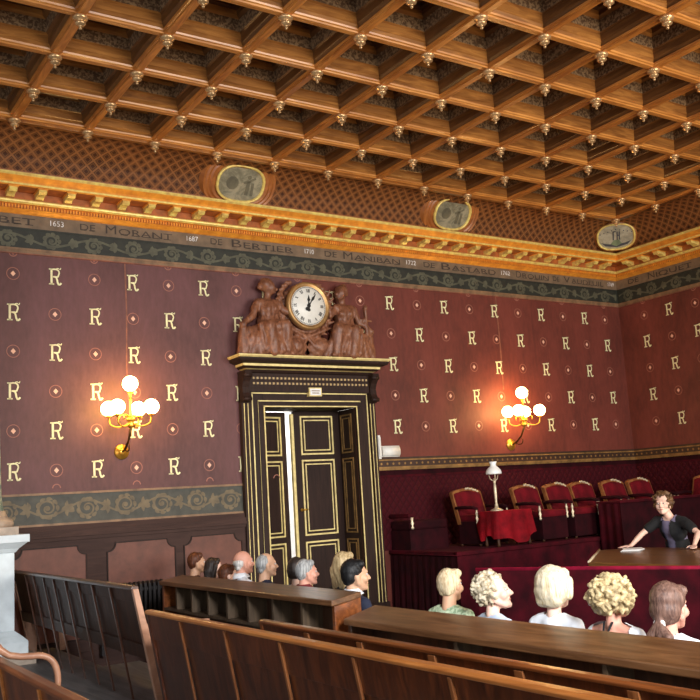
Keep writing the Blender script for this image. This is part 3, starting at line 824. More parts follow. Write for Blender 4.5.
OV = thing('carved_overdoor', (4.17, 0, 3.668), 'carved walnut group of two seated draped women flanking the clock above the door', 'carving')
def carved_lady(x, sgn, label, torch):
    """seated draped woman on the door cornice; sgn=+1 turns her knees towards +x"""
    S = lambda a, b, c: Vector((a * sgn, b, c))
    mb = MB(); c = mb.capsule
    z0 = 0
    mb.ball(S(.04, -.14, .94), (.085, .09, .11), 0)                       # head
    mb.ball(S(.0, -.11, .985), (.1, .1, .085), 0); mb.ball(S(-.07, -.1, .96), .055, 0); mb.ball(S(-.02, -.12, 1.05), (.06, .05, .035), 0)   # hair knot
    c(S(.125, -.165, .93), S(.13, -.17, .92), .02, .018); mb.ball(S(.085, -.17, .88), .035, 0)
    c(S(.02, -.13, .86), S(.0, -.12, .78), .045, .055)
    c(S(-.13, -.13, .72), S(.14, -.15, .72), .065, .065)                 # shoulders
    mb.ball(S(0, -.14, .62), (.15, .11, .17), 0); mb.ball(S(-.05, -.21, .63), .06, 0); mb.ball(S(.07, -.21, .63), .06, 0)
    mb.ball(S(0, -.13, .47), (.16, .12, .14), 0); mb.ball(S(0, -.15, .36), (.24, .15, .14), 0)
    c(S(-.05, -.2, .38), S(.18, -.27, .40), .105, .09); c(S(-.12, -.2, .36), S(-.08, -.3, .38), .11, .09)
    c(S(.18, -.27, .40), S(.22, -.22, .06), .09, .08); c(S(-.08, -.3, .38), S(-.02, -.27, .05), .09, .085)
    c(S(.22, -.22, .05), S(.29, -.27, .03), .045, .03)
    # spreading skirts
    for k in range(9):
        t = k / 8; a = S(-.22 + .42 * t, -.18 - .06 * math.sin(PI * t), .36 - .02 * t); b = S(-.38 + .74 * t, -.17 - .09 * math.sin(PI * t), .03)
        c(a, (a + b) / 2 + S(-.01, -.03, .03), .05, .055); c((a + b) / 2 + S(-.01, -.03, .03), b, .055, .05)
    for k in range(6):
        a = S(-.2 + .07 * k, -.28, .40); c(a, a + S(.05, -.01, -.33), .024, .03)
    # arms
    c(S(-.16, -.13, .72), S(-.25, -.16, .53), .06, .05); c(S(-.25, -.16, .53), S(-.40, -.2, .42), .045, .035); mb.ball(S(-.42, -.2, .40), .045, 0)
    c(S(.15, -.15, .71), S(.26, -.19, .6), .055, .045); c(S(.26, -.19, .6), S(.30, -.2, .72), .04, .032)
    c(S(-.40, -.17, .37), S(-.42, -.15, .03), .05, .07); c(S(-.3, -.15, .3), S(-.38, -.12, .04), .09, .09)
    if torch:
        c(S(-.34, -.2, .33), S(-.33, -.2, .70), .03, .03); c(S(-.43, -.18, .56), S(-.25, -.2, .57), .022, .022); mb.ball(S(-.33, -.2, .74), .04, 0)
    me = remesh(mb, .013, 3, .02, 13, (1.3, 1, .5))
    o = place_mesh('carved_figure', me, ['carve'], OV, (x - 4.17, -.03, 0)); o['label'] = label
carved_lady(3.58, 1, 'seated draped woman left of the clock', False)
carved_lady(4.79, -1, 'seated draped woman holding an upright staff', True)
mb = MB(); CC = Vector((4.16, -.16, 4.37))
for k in range(34):
    a = PI * .86 + (PI * 1.28) * k / 33; R = .40
    p = CC + Vector((R * math.cos(a), .0, R * math.sin(a))); q = CC + Vector(((R + (.075 if k % 2 else -.03)) * math.cos(a + .14), -.045, (R + (.075 if k % 2 else -.03)) * math.sin(a + .14)))
    mb.capsule(p, q, .032, .014)
for sgn in (-1, 1):
    for k in range(10):
        a = PI / 2 + sgn * (.55 + .17 * k); p = CC + Vector((.40 * math.cos(a), .02, .40 * math.sin(a)))
        mb.capsule(p, p + Vector((.08 * math.cos(a + sgn * .9), -.02, .08 * math.sin(a + sgn * .9))), .034, .012)
    mb.capsule(CC + Vector((0, -.03, -.42)), CC + Vector((sgn * .3, -.05, -.30)), .03, .022); mb.capsule(CC + Vector((0, -.03, -.42)), CC + Vector((sgn * .1, -.06, -.56)), .026, .018)
    mb.ball((4.17 + sgn * .20, -.16, 3.82), (.20, .07, .15), 0); mb.ball((4.17 + sgn * .2, -.21, 3.83), (.13, .05, .095), 0)
    mb.capsule((4.17 + sgn * .04, -.13, 3.69), (4.17 + sgn * .42, -.13, 3.70), .04, .03)
mb.ball((4.17, -.1, 4.3), (.40, .08, .42), 0, 20)
me = remesh(mb, .013, 2, .006, 24)
place_mesh('carved_wreath', me, ['carve'], OV, (-4.17, 0, -3.668))
CK = (4.16, -.25, 4.375)
ck = thing('round_clock', CK, 'round white clock with brass rim above the door, hands just past twelve', 'clock')
RY = Matrix.Rotation(PI / 2, 3, 'X')
mb = MB(); mb.lathe([(.27, .02), (.30, .045), (.325, .04), (.338, .01), (.335, -.03), (.30, -.07), (.0, -.07)], CK, 36, 0, RY); mb.build('clock_rim', ['clock_rim'], ck)
mb = MB(); mb.lathe([(.001, .022), (.275, .022), (.278, .015)], CK, 36, 0, RY); mb.build('clock_dial', ['clock_dial'], ck)
mb = MB(); D = Decal(mb, Vector(CK) + Vector((0, -.024, 0)), (1, 0, 0), (0, 0, 1), (0, -1, 0))
D.ring((0, 0), .262, .006, 0, 0, 40)
for k in range(60):
    a = 2 * PI * k / 60; D.rib([(.245 * math.sin(a), .245 * math.cos(a)), (.258 * math.sin(a), .258 * math.cos(a))], .004, 0)
ROM = ['XII', 'I', 'II', 'III', 'IIII', 'V', 'VI', 'VII', 'VIII', 'IX', 'X', 'XI']
for k, w_ in enumerate(ROM):
    a = 2 * PI * k / 12; r0, r1 = .188, .236; ct, st = math.sin(a), math.cos(a)
    def Q(s_, r): return (r * ct + s_ * st, r * st - s_ * ct)
    wd = {'I': .014, 'V': .03, 'X': .032}; tot = sum(wd[c] for c in w_); s_ = -tot / 2
    for ch in w_:
        ww = wd[ch]; m_ = s_ + ww / 2
        if ch == 'I': D.rib([Q(m_, r0), Q(m_, r1)], .010, 0)
        elif ch == 'V': D.rib([Q(m_ - .011, r1), Q(m_, r0)], .010, 0); D.rib([Q(m_ + .011, r1), Q(m_, r0)], .005, 0)
        else: D.rib([Q(m_ - .011, r1), Q(m_ + .011, r0)], .010, 0); D.rib([Q(m_ + .011, r1), Q(m_ - .011, r0)], .005, 0)
        s_ += ww
mb.build('hour_numerals', ['black'], ck)
def hand(name, ang, L, w):
    mb = MB(); D = Decal(mb, Vector(CK) + Vector((0, -.03 if name[0] == 'h' else -.034, 0)), (math.cos(ang), 0, -math.sin(ang)), (math.sin(ang), 0, math.cos(ang)), (0, -1, 0))
    D.rib([(0, -.075), (0, -.03), (0, .0), (0, L * .35), (0, L * .6), (0, L * .72), (0, L)], [w * 1.3, w * 1.4, w * 1.3, w * .7, w * 2.2, w * 1.2, .002], 0); D.disc((0, 0), .028, 0, .001); D.disc((0, -.055), .026, 0, .001)
    mb.build(name, ['black'], ck)
hand('hour_hand', .04, .15, .022); hand('minute_hand', .6, .215, .018)

# ------------------------------------------------------------------ wall sconces
def make_sconce(label):
    """local: origin on the wall at the back plate, wall at y=0, room towards -y"""
    t = thing('sconce_lamp', (0, 0, 0), label, 'wall lamp', 'gilt five-globe wall lamps')
    mb = MB(); mb.lathe([(.001, .05), (.03, .05), (.045, .035), (.05, .02), (.085, .018), (.095, .0)], (0, 0, 0), 18, 0, RY); mb.build('wall_plate', ['brass'], t, local=True)
    mb = MB(); mb.tube([(0, -.04, 0), (0, -.14, .03), (.0, -.26, .12), (.0, -.35, .27)], [.016, .015, .014, .02], 8)
    mb.tube(bez((0, -.1, .02), (.0, -.3, -.06), (.0, -.28, .08), 8), .008, 6)
    mb.build('support_arm', ['brass_dk'], t, local=True)
    mb = MB(); c = (0, -.35, .27)
    mb.lathe([(.001, -.02), (.03, -.01), (.045, .02), (.03, .05), (.05, .075), (.06, .09), (.03, .11), (.018, .14), (.014, .3), (.022, .32), (.014, .34), (.014, .385), (.035, .40), (.04, .415), (.02, .43)], c, 12)
    mb.build('central_stem', ['brass'], t, local=True)
    G = [(-.20, -.46), (-.235, -.25), (.20, -.50), (.13, -.25)]
    for gx, gy in G:
        mb = MB(); p0 = Vector((0, -.35, .33)); e_ = Vector((gx, gy, .405))
        dr = Vector((gx, gy + .35, 0)); mid = p0 + dr * .55 + Vector((0, 0, -.11))
        pts = bez(tuple(p0), tuple(mid), tuple(p0 + dr * .95 + Vector((0, 0, -.02))), 8) + [tuple(e_)]
        mb.tube(pts, .010, 6); mb.tube(bez(tuple(p0 + Vector((0, 0, .04))), tuple(p0 + dr * .6 + Vector((0, 0, .14))), tuple(p0 + dr * .5 + Vector((0, 0, .02))), 8), .007, 6)
        mb.lathe([(.008, -.02), (.03, -.012), (.036, .0), (.028, .012), (.02, .014)], tuple(e_), 10)
        b = mb.build('branch', ['brass'], t, local=True)
        g_ = MB(); g_.ball((gx, gy, .495), .09, 0, 18, None, 12); g_.build('glass_globe', ['globe'], b, local=True)
    g_ = MB(); g_.ball((0, -.35, .785), .092, 0, 18, None, 12); g_.build('glass_globe', ['globe'], t, local=True)
    return t
s1 = make_sconce('gilt wall lamp with five lit globes on the plum wall left of the door'); s1.location = (1.58, 0, 2.46)
s2 = copy_tree(s1); s2.location = (7.91, 0, 2.42); s2['label'] = 'gilt wall lamp with five lit globes on the brick-red wall above the judges\' chairs'

# ------------------------------------------------------------------ pedestal and column at the left edge
t = thing('column_on_pedestal', (-.23, -.5, .3), 'green marbled column on a pale stone pedestal at the left edge of the room', 'column')
mb = MB()
def sq(h0, h1, z0, z1, mi=0, c=(-.23, -.5)):
    mb.loft([[(c[0] - h0, c[1] - h0, z0), (c[0] + h0, c[1] - h0, z0), (c[0] + h0, c[1] + h0, z0), (c[0] - h0, c[1] + h0, z0)],
             [(c[0] - h1, c[1] - h1, z1), (c[0] + h1, c[1] - h1, z1), (c[0] + h1, c[1] + h1, z1), (c[0] - h1, c[1] + h1, z1)]], mi, False)
sq(.47, .47, .4, .52); sq(.47, .42, .52, .57); sq(.42, .36, .57, .62); sq(.36, .36, .62, 1.40); sq(.37, .40, 1.40, 1.44); sq(.40, .47, 1.44, 1.50); sq(.485, .485, 1.50, 1.58)
mb.build('pedestal', ['stone'], t, bevel=.006)
mb = MB(); sq(.53, .53, .3, .4); mb.build('plinth', ['stone_warm'], t)
mb = MB(); sq(.33, .33, 1.58, 1.66, 0, (-.15, -.5))
mb.lathe([(.34, 1.66), (.35, 1.70), (.33, 1.74), (.29, 1.76), (.27, 1.80), (.26, 1.83)], (-.15, -.5, 0), 28); mb.build('column_base', ['stone_warm'], t)
mb = MB(); mb.lathe([(.25, 1.83), (.235, 1.9), (.225, 2.0), (.21, 2.6), (.195, 3.6), (.185, 4.6), (.185, 4.75)], (-.15, -.5, 0), 28); mb.build('shaft', ['marble_green'], t)

# radiator under the wainscot
t = thing('radiator', (1.65, -.18, .3), 'dark ribbed iron radiator against the brown wainscot behind the pews', 'radiator')
x = 1.20
while x < 2.02:
    mb = MB(); mb.loft([[(x - .016, -.25, .36), (x + .016, -.25, .36), (x + .016, -.12, .36), (x - .016, -.12, .36)], [(x - .016, -.25, .9), (x + .016, -.25, .9), (x + .016, -.12, .9), (x - .016, -.12, .9)], [(x - .008, -.22, .93), (x + .008, -.22, .93), (x + .008, -.15, .93), (x - .008, -.15, .93)]], 0, False)
    mb.build('rib', ['iron'], t, bevel=.005); x += .055
mb = MB(); mb.box(1.18, 2.03, -.22, -.15, .40, .45); mb.box(1.18, 2.03, -.22, -.15, .82, .86)
for xx in (1.25, 1.95): mb.box(xx - .02, xx + .02, -.22, -.15, 0.15, .40)
mb.build('header', ['iron'], t)

# ------------------------------------------------------------------ pews
def lean(xt, xb, zt, zb): return lambda z: xt + (xb - xt) * (zt - z) / (zt - zb)
def sheared(mb, X, z0, z1, y0, y1, d0, d1, mi=0):
    """slab following the leaning back: d0/d1 offsets from the back plane"""
    mb.xz([(X(z0) + d0, z0), (X(z1) + d0, z1), (X(z1) + d1, z1), (X(z0) + d1, z0)], y0, y1, mi)
def pew(name, label, xt, xb, zt, zf, y0, y1, bat, mats, panel_z0, rail_h=.17, batten_to=None, seat=True, end_mat=None, bw=.022, rail2=None, ends=(True, True)):
    """y0 is the near end, y1 the far end (y1 > y0); the back leans, seat on the +x side"""
    X = lean(xt, xb, zt, zf)
    t = thing(name, (xb, (y0 + y1) / 2, zf), label, 'pew', 'wooden court pews')
    wood_m, rail_m, lt = mats
    mb = MB(); sheared(mb, X, panel_z0, zt - .03, y0, y1, -.010, .012)
    mb.build('backrest', [wood_m], t)
    mb = MB(); sheared(mb, X, zt - rail_h, zt - .028, y0, y1, -.02, -.010); mb.build('upper_board', [wood_m], t, bevel=.003)
    mb = MB(); mb.loft([[(xt + a, y, zt + b) for a, b in ((-.03, -.028), (-.034, -.012), (-.022, 0), (.018, .002), (.03, -.01), (.026, -.028))] for y in (y0 - .01, y1 + .01)], 0, False)
    mb.build('top_rail', [rail_m], t, bevel=.004)
    if rail2:
        mb = MB(); sheared(mb, X, rail2[0], rail2[1], y0, y1, -.022, -.010); mb.build('lower_board', [wood_m], t, bevel=.003)
    zb = batten_to if batten_to is not None else panel_z0
    for yb in bat:
        mb = MB(); sheared(mb, X, zb, zt - .034, yb - bw / 2, yb + bw / 2, -.034, -.018)
        mb.build('batten', [lt], t, bevel=.003)
        if batten_to is None and zb > zf + .01: pass
    for yy in [y for y, on in zip((y0, y1), ends) if on]:
        mb = MB(); zs = zf + .42
        mb.xz([(X(zf) - .022, zf), (X(zt) - .022, zt - .02), (X(zt) + .022, zt - .02), (X(zs + .2) + .026, zs + .2), (xb + .40, zs + .18), (xb + .42, zs + .12), (xb + .38, zs), (xb + .36, zf), (xb + .3, zf), (xb + .28, zs - .1), (xb + .06, zs - .1), (xb + .05, zf)], yy - .022, yy + .022)
        mb.build('end_panel', [end_mat or rail_m], t, bevel=.004)
    if seat:
        mb = MB(); mb.box(xb - .02, xb + .38, y0 + .02, y1 - .02, zf + .40, zf + .44); mb.build('seat', [wood_m], t, bevel=.005)
    return t
pew('tall_pew', 'tall dark pew with thin vertical battens and open foot, leaning back beside the stone column', .24, .42, 1.20, .3, -4.1, -.35,
    (-.92, -1.24, -1.61, -1.96, -2.35, -2.74, -3.13, -3.58), ('pew_gl', 'pew_dk', 'pew_dk'), .66, .12, .3, True, 'arm_wood', .024, (.66, .77))
pew('long_pew', 'long reddish varnished pew with a worn light top rail, running across the foreground', .20, .34, 1.06, .3, -10.2, -4.50,
    (-5.09, -5.76, -6.44, -7.15, -7.85, -8.5, -9.2), ('pew', 'pew_rail_lt', 'pew_lt'), .32, .2, None, True, 'pew')
pew('low_pew', 'lower varnished pew behind the long foreground pew, in front of the slab desk', .93, 1.04, .93, .15, -10.2, -4.80,
    (-5.45, -6.08, -6.78, -7.45, -8.13, -8.8), ('pew', 'pew_rail', 'pew_lt'), .2, .3, None, True, 'pew_rail', .06)
bp = pew('corner_pew', 'varnished pew with a bent wooden arm in the bottom left corner', -1.06, -.94, 1.04, .3, -9.6, -5.15,
         (-5.8, -6.56, -7.3, -8.1), ('pew', 'pew_rail', 'pew_rail_lt'), .32, .2, ends=(True, False))
mb = MB(); ya = -5.6; pts = [(-1.06, ya, 1.10), (-1.03, ya, 1.065), (-.99, ya, 1.035), (-.93, ya, 1.02)] + bez((-.87, ya, 1.015), (-.735, ya, 1.02), (-.735, ya, .87), 8) + [(-.745, ya, .74)]
mb.tube(pts, [.021, .02, .019, .018] + [.018] * 9 + [.019], 10); mb.build('bent_arm', ['arm_wood'], bp)

# ------------------------------------------------------------------ writing desks with sloped tops
def desk(name, label, x0, x1, z0, z1, y0, y1, divs, seat_z, cat, end_lt=None, body_z=None):
    """near edge x0 at z0, far edge x1 at z1; compartments open towards -x; bench on the far side"""
    t = thing(name, ((x0 + x1) / 2, (y0 + y1) / 2, 0), label, cat)
    mb = MB(); mb.xz([(x0 - .03, z0 - .045), (x0 - .03, z0), (x1, z1), (x1, z1 - .045)], y0 - .03, y1 + .03); mb.build('sloped_top', ['desk_top'], t, bevel=.008)
    mb = MB(); mb.box(x1 - .04, x1, y0, y1, 0, z1 - .05); mb.build('back_board', ['desk_body'], t)
    zs = z0 - .27
    mb = MB(); mb.box(x0, x1 - .04, y0 + .02, y1 - .02, zs - .025, zs); mb.build('shelf', ['desk_in'], t)
    mb = MB(); mb.box(x1 - .06, x1 - .042, y0 + .02, y1 - .02, zs, z1 - .06); mb.build('inner_back', ['desk_body'], t)
    mb = MB(); mb.box(x0 + .14, x0 + .16, y0 + .02, y1 - .02, .05, zs - .025); mb.build('kick_board', ['desk_body'], t)
    for yd in divs:
        mb = MB(); mb.xz([(x0, zs), (x0, z0 - .045), (x1 - .04, z1 - .05), (x1 - .04, zs)], yd - .016, yd + .016); mb.build('divider', ['desk_in'], t)
    for yy in (y0, y1):
        mb = MB(); mb.xz([(x0, 0), (x0, z0 - .045), (x1, z1 - .045), (x1, 0)], yy - .02, yy + .02); mb.build('end_panel', [end_lt or 'desk_body'], t, bevel=.004)
    return t
desk('pigeonhole_desk', 'dark desk with open pigeonholes and a worn sloped top, running out from the wainscot', 1.52, 1.76, 1.0, 1.04, -4.80, -1.38,
     (-1.74, -2.13, -2.52, -2.94, -3.37, -3.83, -4.32), .40, 'desk', 'pew_rail')
desk('slab_desk', 'long brown desk with a thick worn sloped top, directly behind the five spectators', 1.54, 1.80, .875, .945, -10.4, -4.98, (-6.2, -7.4, -8.6), .40, 'desk')

def plain_bench(label, x0, x1, y0, y1, zs, gp):
    t = thing('spectator_bench', ((x0 + x1) / 2, (y0 + y1) / 2, 0), label, 'bench', gp)
    mb = MB(); mb.box(x0, x1, y0, y1, zs - .035, zs); mb.build('seat', ['desk_body'], t, bevel=.005)
    yy = y0 + .12
    while yy < y1:
        mb = MB(); mb.box(x0 + .04, x1 - .04, yy - .02, yy + .02, 0, zs - .035); mb.build('leg', ['desk_body'], t); yy += 1.05
plain_bench('low plain bench under the spectators by the pigeonhole desk', 1.95, 2.33, -4.5, -.4, .36, None)
plain_bench('low plain bench under the five spectators in front of the slab desk', 1.93, 2.27, -8.2, -5.05, .36, None)

# ------------------------------------------------------------------ dais with velvet cloths
t = thing('judges_dais', (8.1, -.75, 0), 'raised platform covered in claret velvet below the judges\' chairs', 'dais')
DXL, DYF, DZT = 5.43, -1.5, .98
mb = MB(); mb.box(DXL + .03, XB - .02, DYF + .03, -.02, 0, DZT); mb.box(9.35, XB - .02, -7.0, DYF + .03, 0, DZT); mb.build('platform', ['velvet_dark'], t)
mb = MB()
n = 90
top = []; bot = []
for k in range(n + 1):
    y = DYF * k / n; top.append((DXL + .01, y, DZT - .06)); bot.append((DXL - .012 + .022 * math.sin(k * .75) + .012 * math.sin(k * 1.9), y, .02))
mb.loft([top, [(a[0] * .5 + b[0] * .5, a[1], .5) for a, b in zip(top, bot)], bot], 0, True, False, False); mb.build('side_drapery', ['velvet_dark'], t)
mb = MB(); top = []; bot = []
n = 200
for k in range(n + 1):
    x = DXL + (9.35 - DXL) * k / n; top.append((x, DYF + .005, DZT - .05)); bot.append((x, DYF - .004 - .006 * math.sin(k * .5), .02))
mb.loft([top, bot], 0, True, False, False); mb.build('front_cloth', ['velvet'], t)
mb = MB(); mb.box(DXL - .02, 9.35, DYF - .03, DYF + .05, DZT - .05, DZT); mb.box(DXL - .02, DXL + .05, DYF, -.02, DZT - .05, DZT); mb.build('edge_band', ['velvet'], t, bevel=.01)
mb = MB(); mb.tube([(DXL - .02, -.03, DZT - .045), (DXL - .02, DYF - .03, DZT - .045), (9.3, DYF - .03, DZT - .045)], .006, 6); mb.build('piping', ['velvet'], t)

t = thing('judges_desk', (9.1, -1.75, 0), 'dark velvet-covered desk front standing before the two right-hand chairs', 'desk')
mb = MB(); mb.box(8.06, 9.33, -1.95, -1.56, 0, 1.44); mb.box(9.33, 9.92, -1.95, -1.56, .985, 1.44); mb.build('cloth_front', ['velvet_dark'], t, bevel=.01)
mb = MB(); mb.box(8.03, 9.95, -1.98, -1.53, 1.44, 1.475); mb.build('desk_top', ['velvet'], t, bevel=.01)
mb = MB()
top = [(8.035 + .0 * k, -1.96 + .4 * k / 20, 1.44) for k in range(21)]; bot = [(8.03 + .02 * math.sin(k * .9), -1.96 + .4 * k / 20, .05) for k in range(21)]
mb.loft([top, bot], 0, True, False, False); mb.build('side_cloth', ['velvet'], t)

# small wall bench between door and first chair
t = thing('upholstered_bench', (5.72, -.3, .98), 'low claret upholstered bench against the quilted wall, nearest the door', 'bench')
mb = MB(); mb.box(5.46, 6.12, -.50, -.03, 1.25, 1.38); mb.build('seat_cushion', ['velvet_dark'], t, bevel=.03)
mb = MB(); mb.box(5.46, 6.12, -.48, -.03, .98, 1.25); mb.build('skirt', ['velvet_dark'], t)
mb = MB(); mb.box(5.44, 5.53, -.5, -.03, 1.42, 1.48); mb.build('arm_pad', ['velvet'], t, bevel=.02)
mb = MB(); mb.lathe([(.018, 0), (.026, .02), (.014, .045), (.028, .08), (.014, .11), (.022, .135), (.02, .16)], (5.5, -.49, 1.265), 10); mb.build('arm_post', ['gilt_pale'], t)

# armchairs
def armchair(label):
    t = thing('velvet_armchair', (0, 0, 0), label, 'armchair', 'red velvet judges\' armchairs')
    w = .275
    def bk(z): return .17 + (z - .40) * .30        # leaning back plane
    mb = MB()
    out = [(-w, .30)] + [(-w, .745)] + [(-w + .03 + 2 * (w - .03) * k / 8, .765 + .035 * math.sin(PI * k / 8)) for k in range(9)] + [(w, .745), (w, .30)]
    inn = [(-w + .022, .30), (-w + .022, .72)] + [(-w + .04 + 2 * (w - .04) * k / 8, .732 + .035 * math.sin(PI * k / 8)) for k in range(9)] + [(w - .022, .72), (w - .022, .30)]
    L = lambda P, dy: [(x, bk(z) + dy, z) for x, z in P]
    mb.loft([L(out, .05), L(out, -.012), L(inn, -.014), L(inn, .045)], 0, False, False, False)
    mb.add(L(out, .05), [tuple(range(len(out)))], 1)
    bf = mb.build('back_frame', ['chair_wood', 'velvet_dark'], t, local=True)
    mb = MB(); mb.loft([[(x * .99, bk(z) + .03, z) for x, z in inn], [(x * .99, bk(z) - .012, z) for x, z in inn], [(x * .90, bk(z) - .045, .40 + (z - .40) * .96) for x, z in inn]], 0, True); mb.build('back_cushion', ['velvet_red'], t, local=True)
    mb = MB()
    for k in range(7): mb.ball((.0 + .035 * k, bk(.78) - .018, .782 + .012 - .0022 * k * k * .6 + (.006 if k % 2 else 0)), (.024, .014, .016), 0, 8, None, 5)
    mb.build('crest_carving', ['gilt_pale'], bf, local=True)
    mb = MB(); mb.box(-w + .02, w - .02, -.27, .17, .33, .43); mb.build('seat_cushion', ['velvet_red'], t, local=True, bevel=.035)
    mb = MB(); mb.box(-w + .01, w - .01, -.25, .18, .03, .34); mb.build('seat_skirt', ['velvet_dark'], t, local=True, bevel=.01)
    for sx in (-1, 1):
        x = sx * (w + .012)
        mb = MB(); mb.tube([(x, bk(.5) - .01, .53), (x, .05, .535), (x, -.16, .53), (x, -.25, .51)], [.02, .024, .024, .02], 8); am = mb.build('arm', ['velvet_dark'], t, local=True)
        mb = MB(); mb.lathe([(.012, .30), (.02, .32), (.012, .345), (.024, .38), (.012, .41), (.017, .43), (.02, .455), (.011, .475), (.014, .515)], (x, -.235, 0), 9); mb.build('arm_support', ['gilt_pale'], am, local=True)
        for yy in (-.22, .16):
            mb = MB(); mb.lathe([(.012, 0), (.022, .02), (.016, .05), (.02, .3), (.02, .34)], (x * .84, yy, 0), 8); mb.build('leg', ['desk_body'], t, local=True)
    return t
ch0 = armchair('red velvet armchair left of the small lamp table, nearest the door')
CH = [((6.48, -.80, DZT), .03, None),
      ((7.31, -1.14, DZT), .08, 'red velvet armchair just right of the small lamp table'),
      ((7.95, -1.14, DZT), .08, 'red velvet armchair with its seat showing, third from the door'),
      ((8.57, -1.06, DZT), .12, 'red velvet armchair turned sideways, half hidden behind the third one'),
      ((9.19, -1.12, DZT), .06, 'red velvet armchair behind the dark desk front, left one of that pair'),
      ((9.81, -1.12, DZT), .03, 'red velvet armchair behind the dark desk front, nearest the room corner'),
      ((10.36, -1.55, DZT), -1.57, 'claret armchair against the right-hand wall behind the standing woman')]
for p, rz, lb in CH:
    c = ch0 if lb is None else copy_tree(ch0)
    c.location = p; c.rotation_euler = (0, 0, rz)
    if lb: c['label'] = lb

# lamp table with its cloth, oil lamp
t = thing('lamp_table', (6.5, -1.29, DZT), 'small square table under the crimson cloth beside the first armchair', 'table')
mb = MB(); mb.box(6.20, 6.82, -1.44, -1.14, 1.405, 1.435); mb.build('table_top', ['chair_wood'], t, bevel=.004)
for xx in (6.23, 6.79):
    for yy in (-1.41, -1.17):
        mb = MB(); mb.lathe([(.018, .98), (.026, 1.0), (.016, 1.1), (.024, 1.25), (.018, 1.35), (.026, 1.405)], (xx, yy, 0), 8); mb.build('leg', ['desk_body'], t)
mb = MB()
x0, x1, y0, y1 = 6.19, 6.83, -1.45, -1.13
per = []
N = 26
for k in range(N): per.append((x0, y1 + (y0 - y1) * k / N, 0, k / N))
for k in range(N): per.append((x0 + (x1 - x0) * k / N, y0, 1, k / N))
for k in range(N): per.append((x1, y0 + (y1 - y0) * k / N, 2, k / N))
for k in range(N): per.append((x1 + (x0 - x1) * k / N, y1, 3, k / N))
nrm = {0: (-1, 0), 1: (0, -1), 2: (1, 0), 3: (0, 1)}
loops = []
cx, cy = (x0 + x1) / 2, (y0 + y1) / 2
for h in (0, .2, .4, .6, .8, 1.0):
    L = []
    for k, (x, y, s_, tt) in enumerate(per):
        drop_ = {0: .37 - .04 * tt, 1: .43 - .10 * abs(tt - .45) * 2, 2: .34 * (1 - tt * .6), 3: .16}[s_] + .03 * math.sin(k * .33)
        f = .012 + .05 * h * (.5 + .5 * math.sin(k * .62)) + .03 * h
        nx, ny = nrm[s_]
        if s_ in (0, 2): f *= .45
        dx, dy = (x - cx), (y - cy); l = math.hypot(dx, dy)
        L.append((x + nx * f * .7 + dx / l * f * .5, y + ny * f * .7 + dy / l * f * .5, 1.448 - drop_ * h))
    loops.append(L)
mb.loft(loops, 0, True, False); mb.add([(p[0], p[1], 1.448) for p in loops[0]], [tuple(range(len(per)))], 0)
tag(mb.build('table_cloth', ['velvet_cloth'], org=(6.5, -1.29, 1.448)), 'crimson cloth hanging in folds over the lamp table', 'tablecloth')
t = thing('table_lamp', (6.36, -1.28, 1.449), 'slim brass lamp with a white milk-glass shade on the crimson cloth', 'lamp')
c = (6.36, -1.28, 1.449)
mb = MB(); mb.lathe([(.001, 0), (.085, 0), (.088, .012), (.06, .025), (.03, .04), (.022, .06)], c, 18); mb.build('base', ['gilt_pale'], t)
mb = MB(); mb.lathe([(.02, .05), (.026, .08), (.016, .1), (.02, .2), (.022, .3), (.014, .38), (.022, .39), (.012, .41), (.012, .44)], c, 12); mb.build('stem', ['gilt_pale'], t)
mb = MB()
for a in (0, 2 * PI / 3, 4 * PI / 3):
    mb.tube([(c[0], c[1], c[2] + .40), (c[0] + .055 * math.cos(a), c[1] + .055 * math.sin(a), c[2] + .43), (c[0] + .075 * math.cos(a), c[1] + .075 * math.sin(a), c[2] + .5)], .007, 6)
mb.build('shade_carrier', ['gilt_pale'], t)
mb = MB(); mb.lathe([(.105, .495), (.11, .515), (.10, .55), (.065, .59), (.045, .605), (.04, .63), (.055, .665), (.052, .667), (.036, .632), (.04, .604), (.06, .587), (.095, .548), (.105, .515), (.101, .497)], c, 20); mb.build('lamp_shade', ['milk'], t)

# velvet barrier and big bar table
t = thing('velvet_barrier', (4.28, -5.0, 0), 'low claret velvet barrier with crimson piping, in front of the wooden table', 'barrier')
A = Vector((3.78, -3.82, 0)); B = Vector((4.78, -6.22, 0)); dv = (B - A).normalized(); nv = Vector((dv.y, -dv.x, 0)) * .045
mb = MB(); mb.prism([A + nv, B + nv, B - nv, A - nv], (0, 0, .985)); mb.build('velvet_panel', ['velvet'], t, bevel=.01)
mb = MB(); mb.tube([A + nv * .6 + Vector((0, 0, .985)), (A + B) / 2 + nv * .6 + Vector((0, 0, .99)), B + nv * .6 + Vector((0, 0, .985))], .02, 10); mb.build('padded_rail', ['velvet_trim'], t)

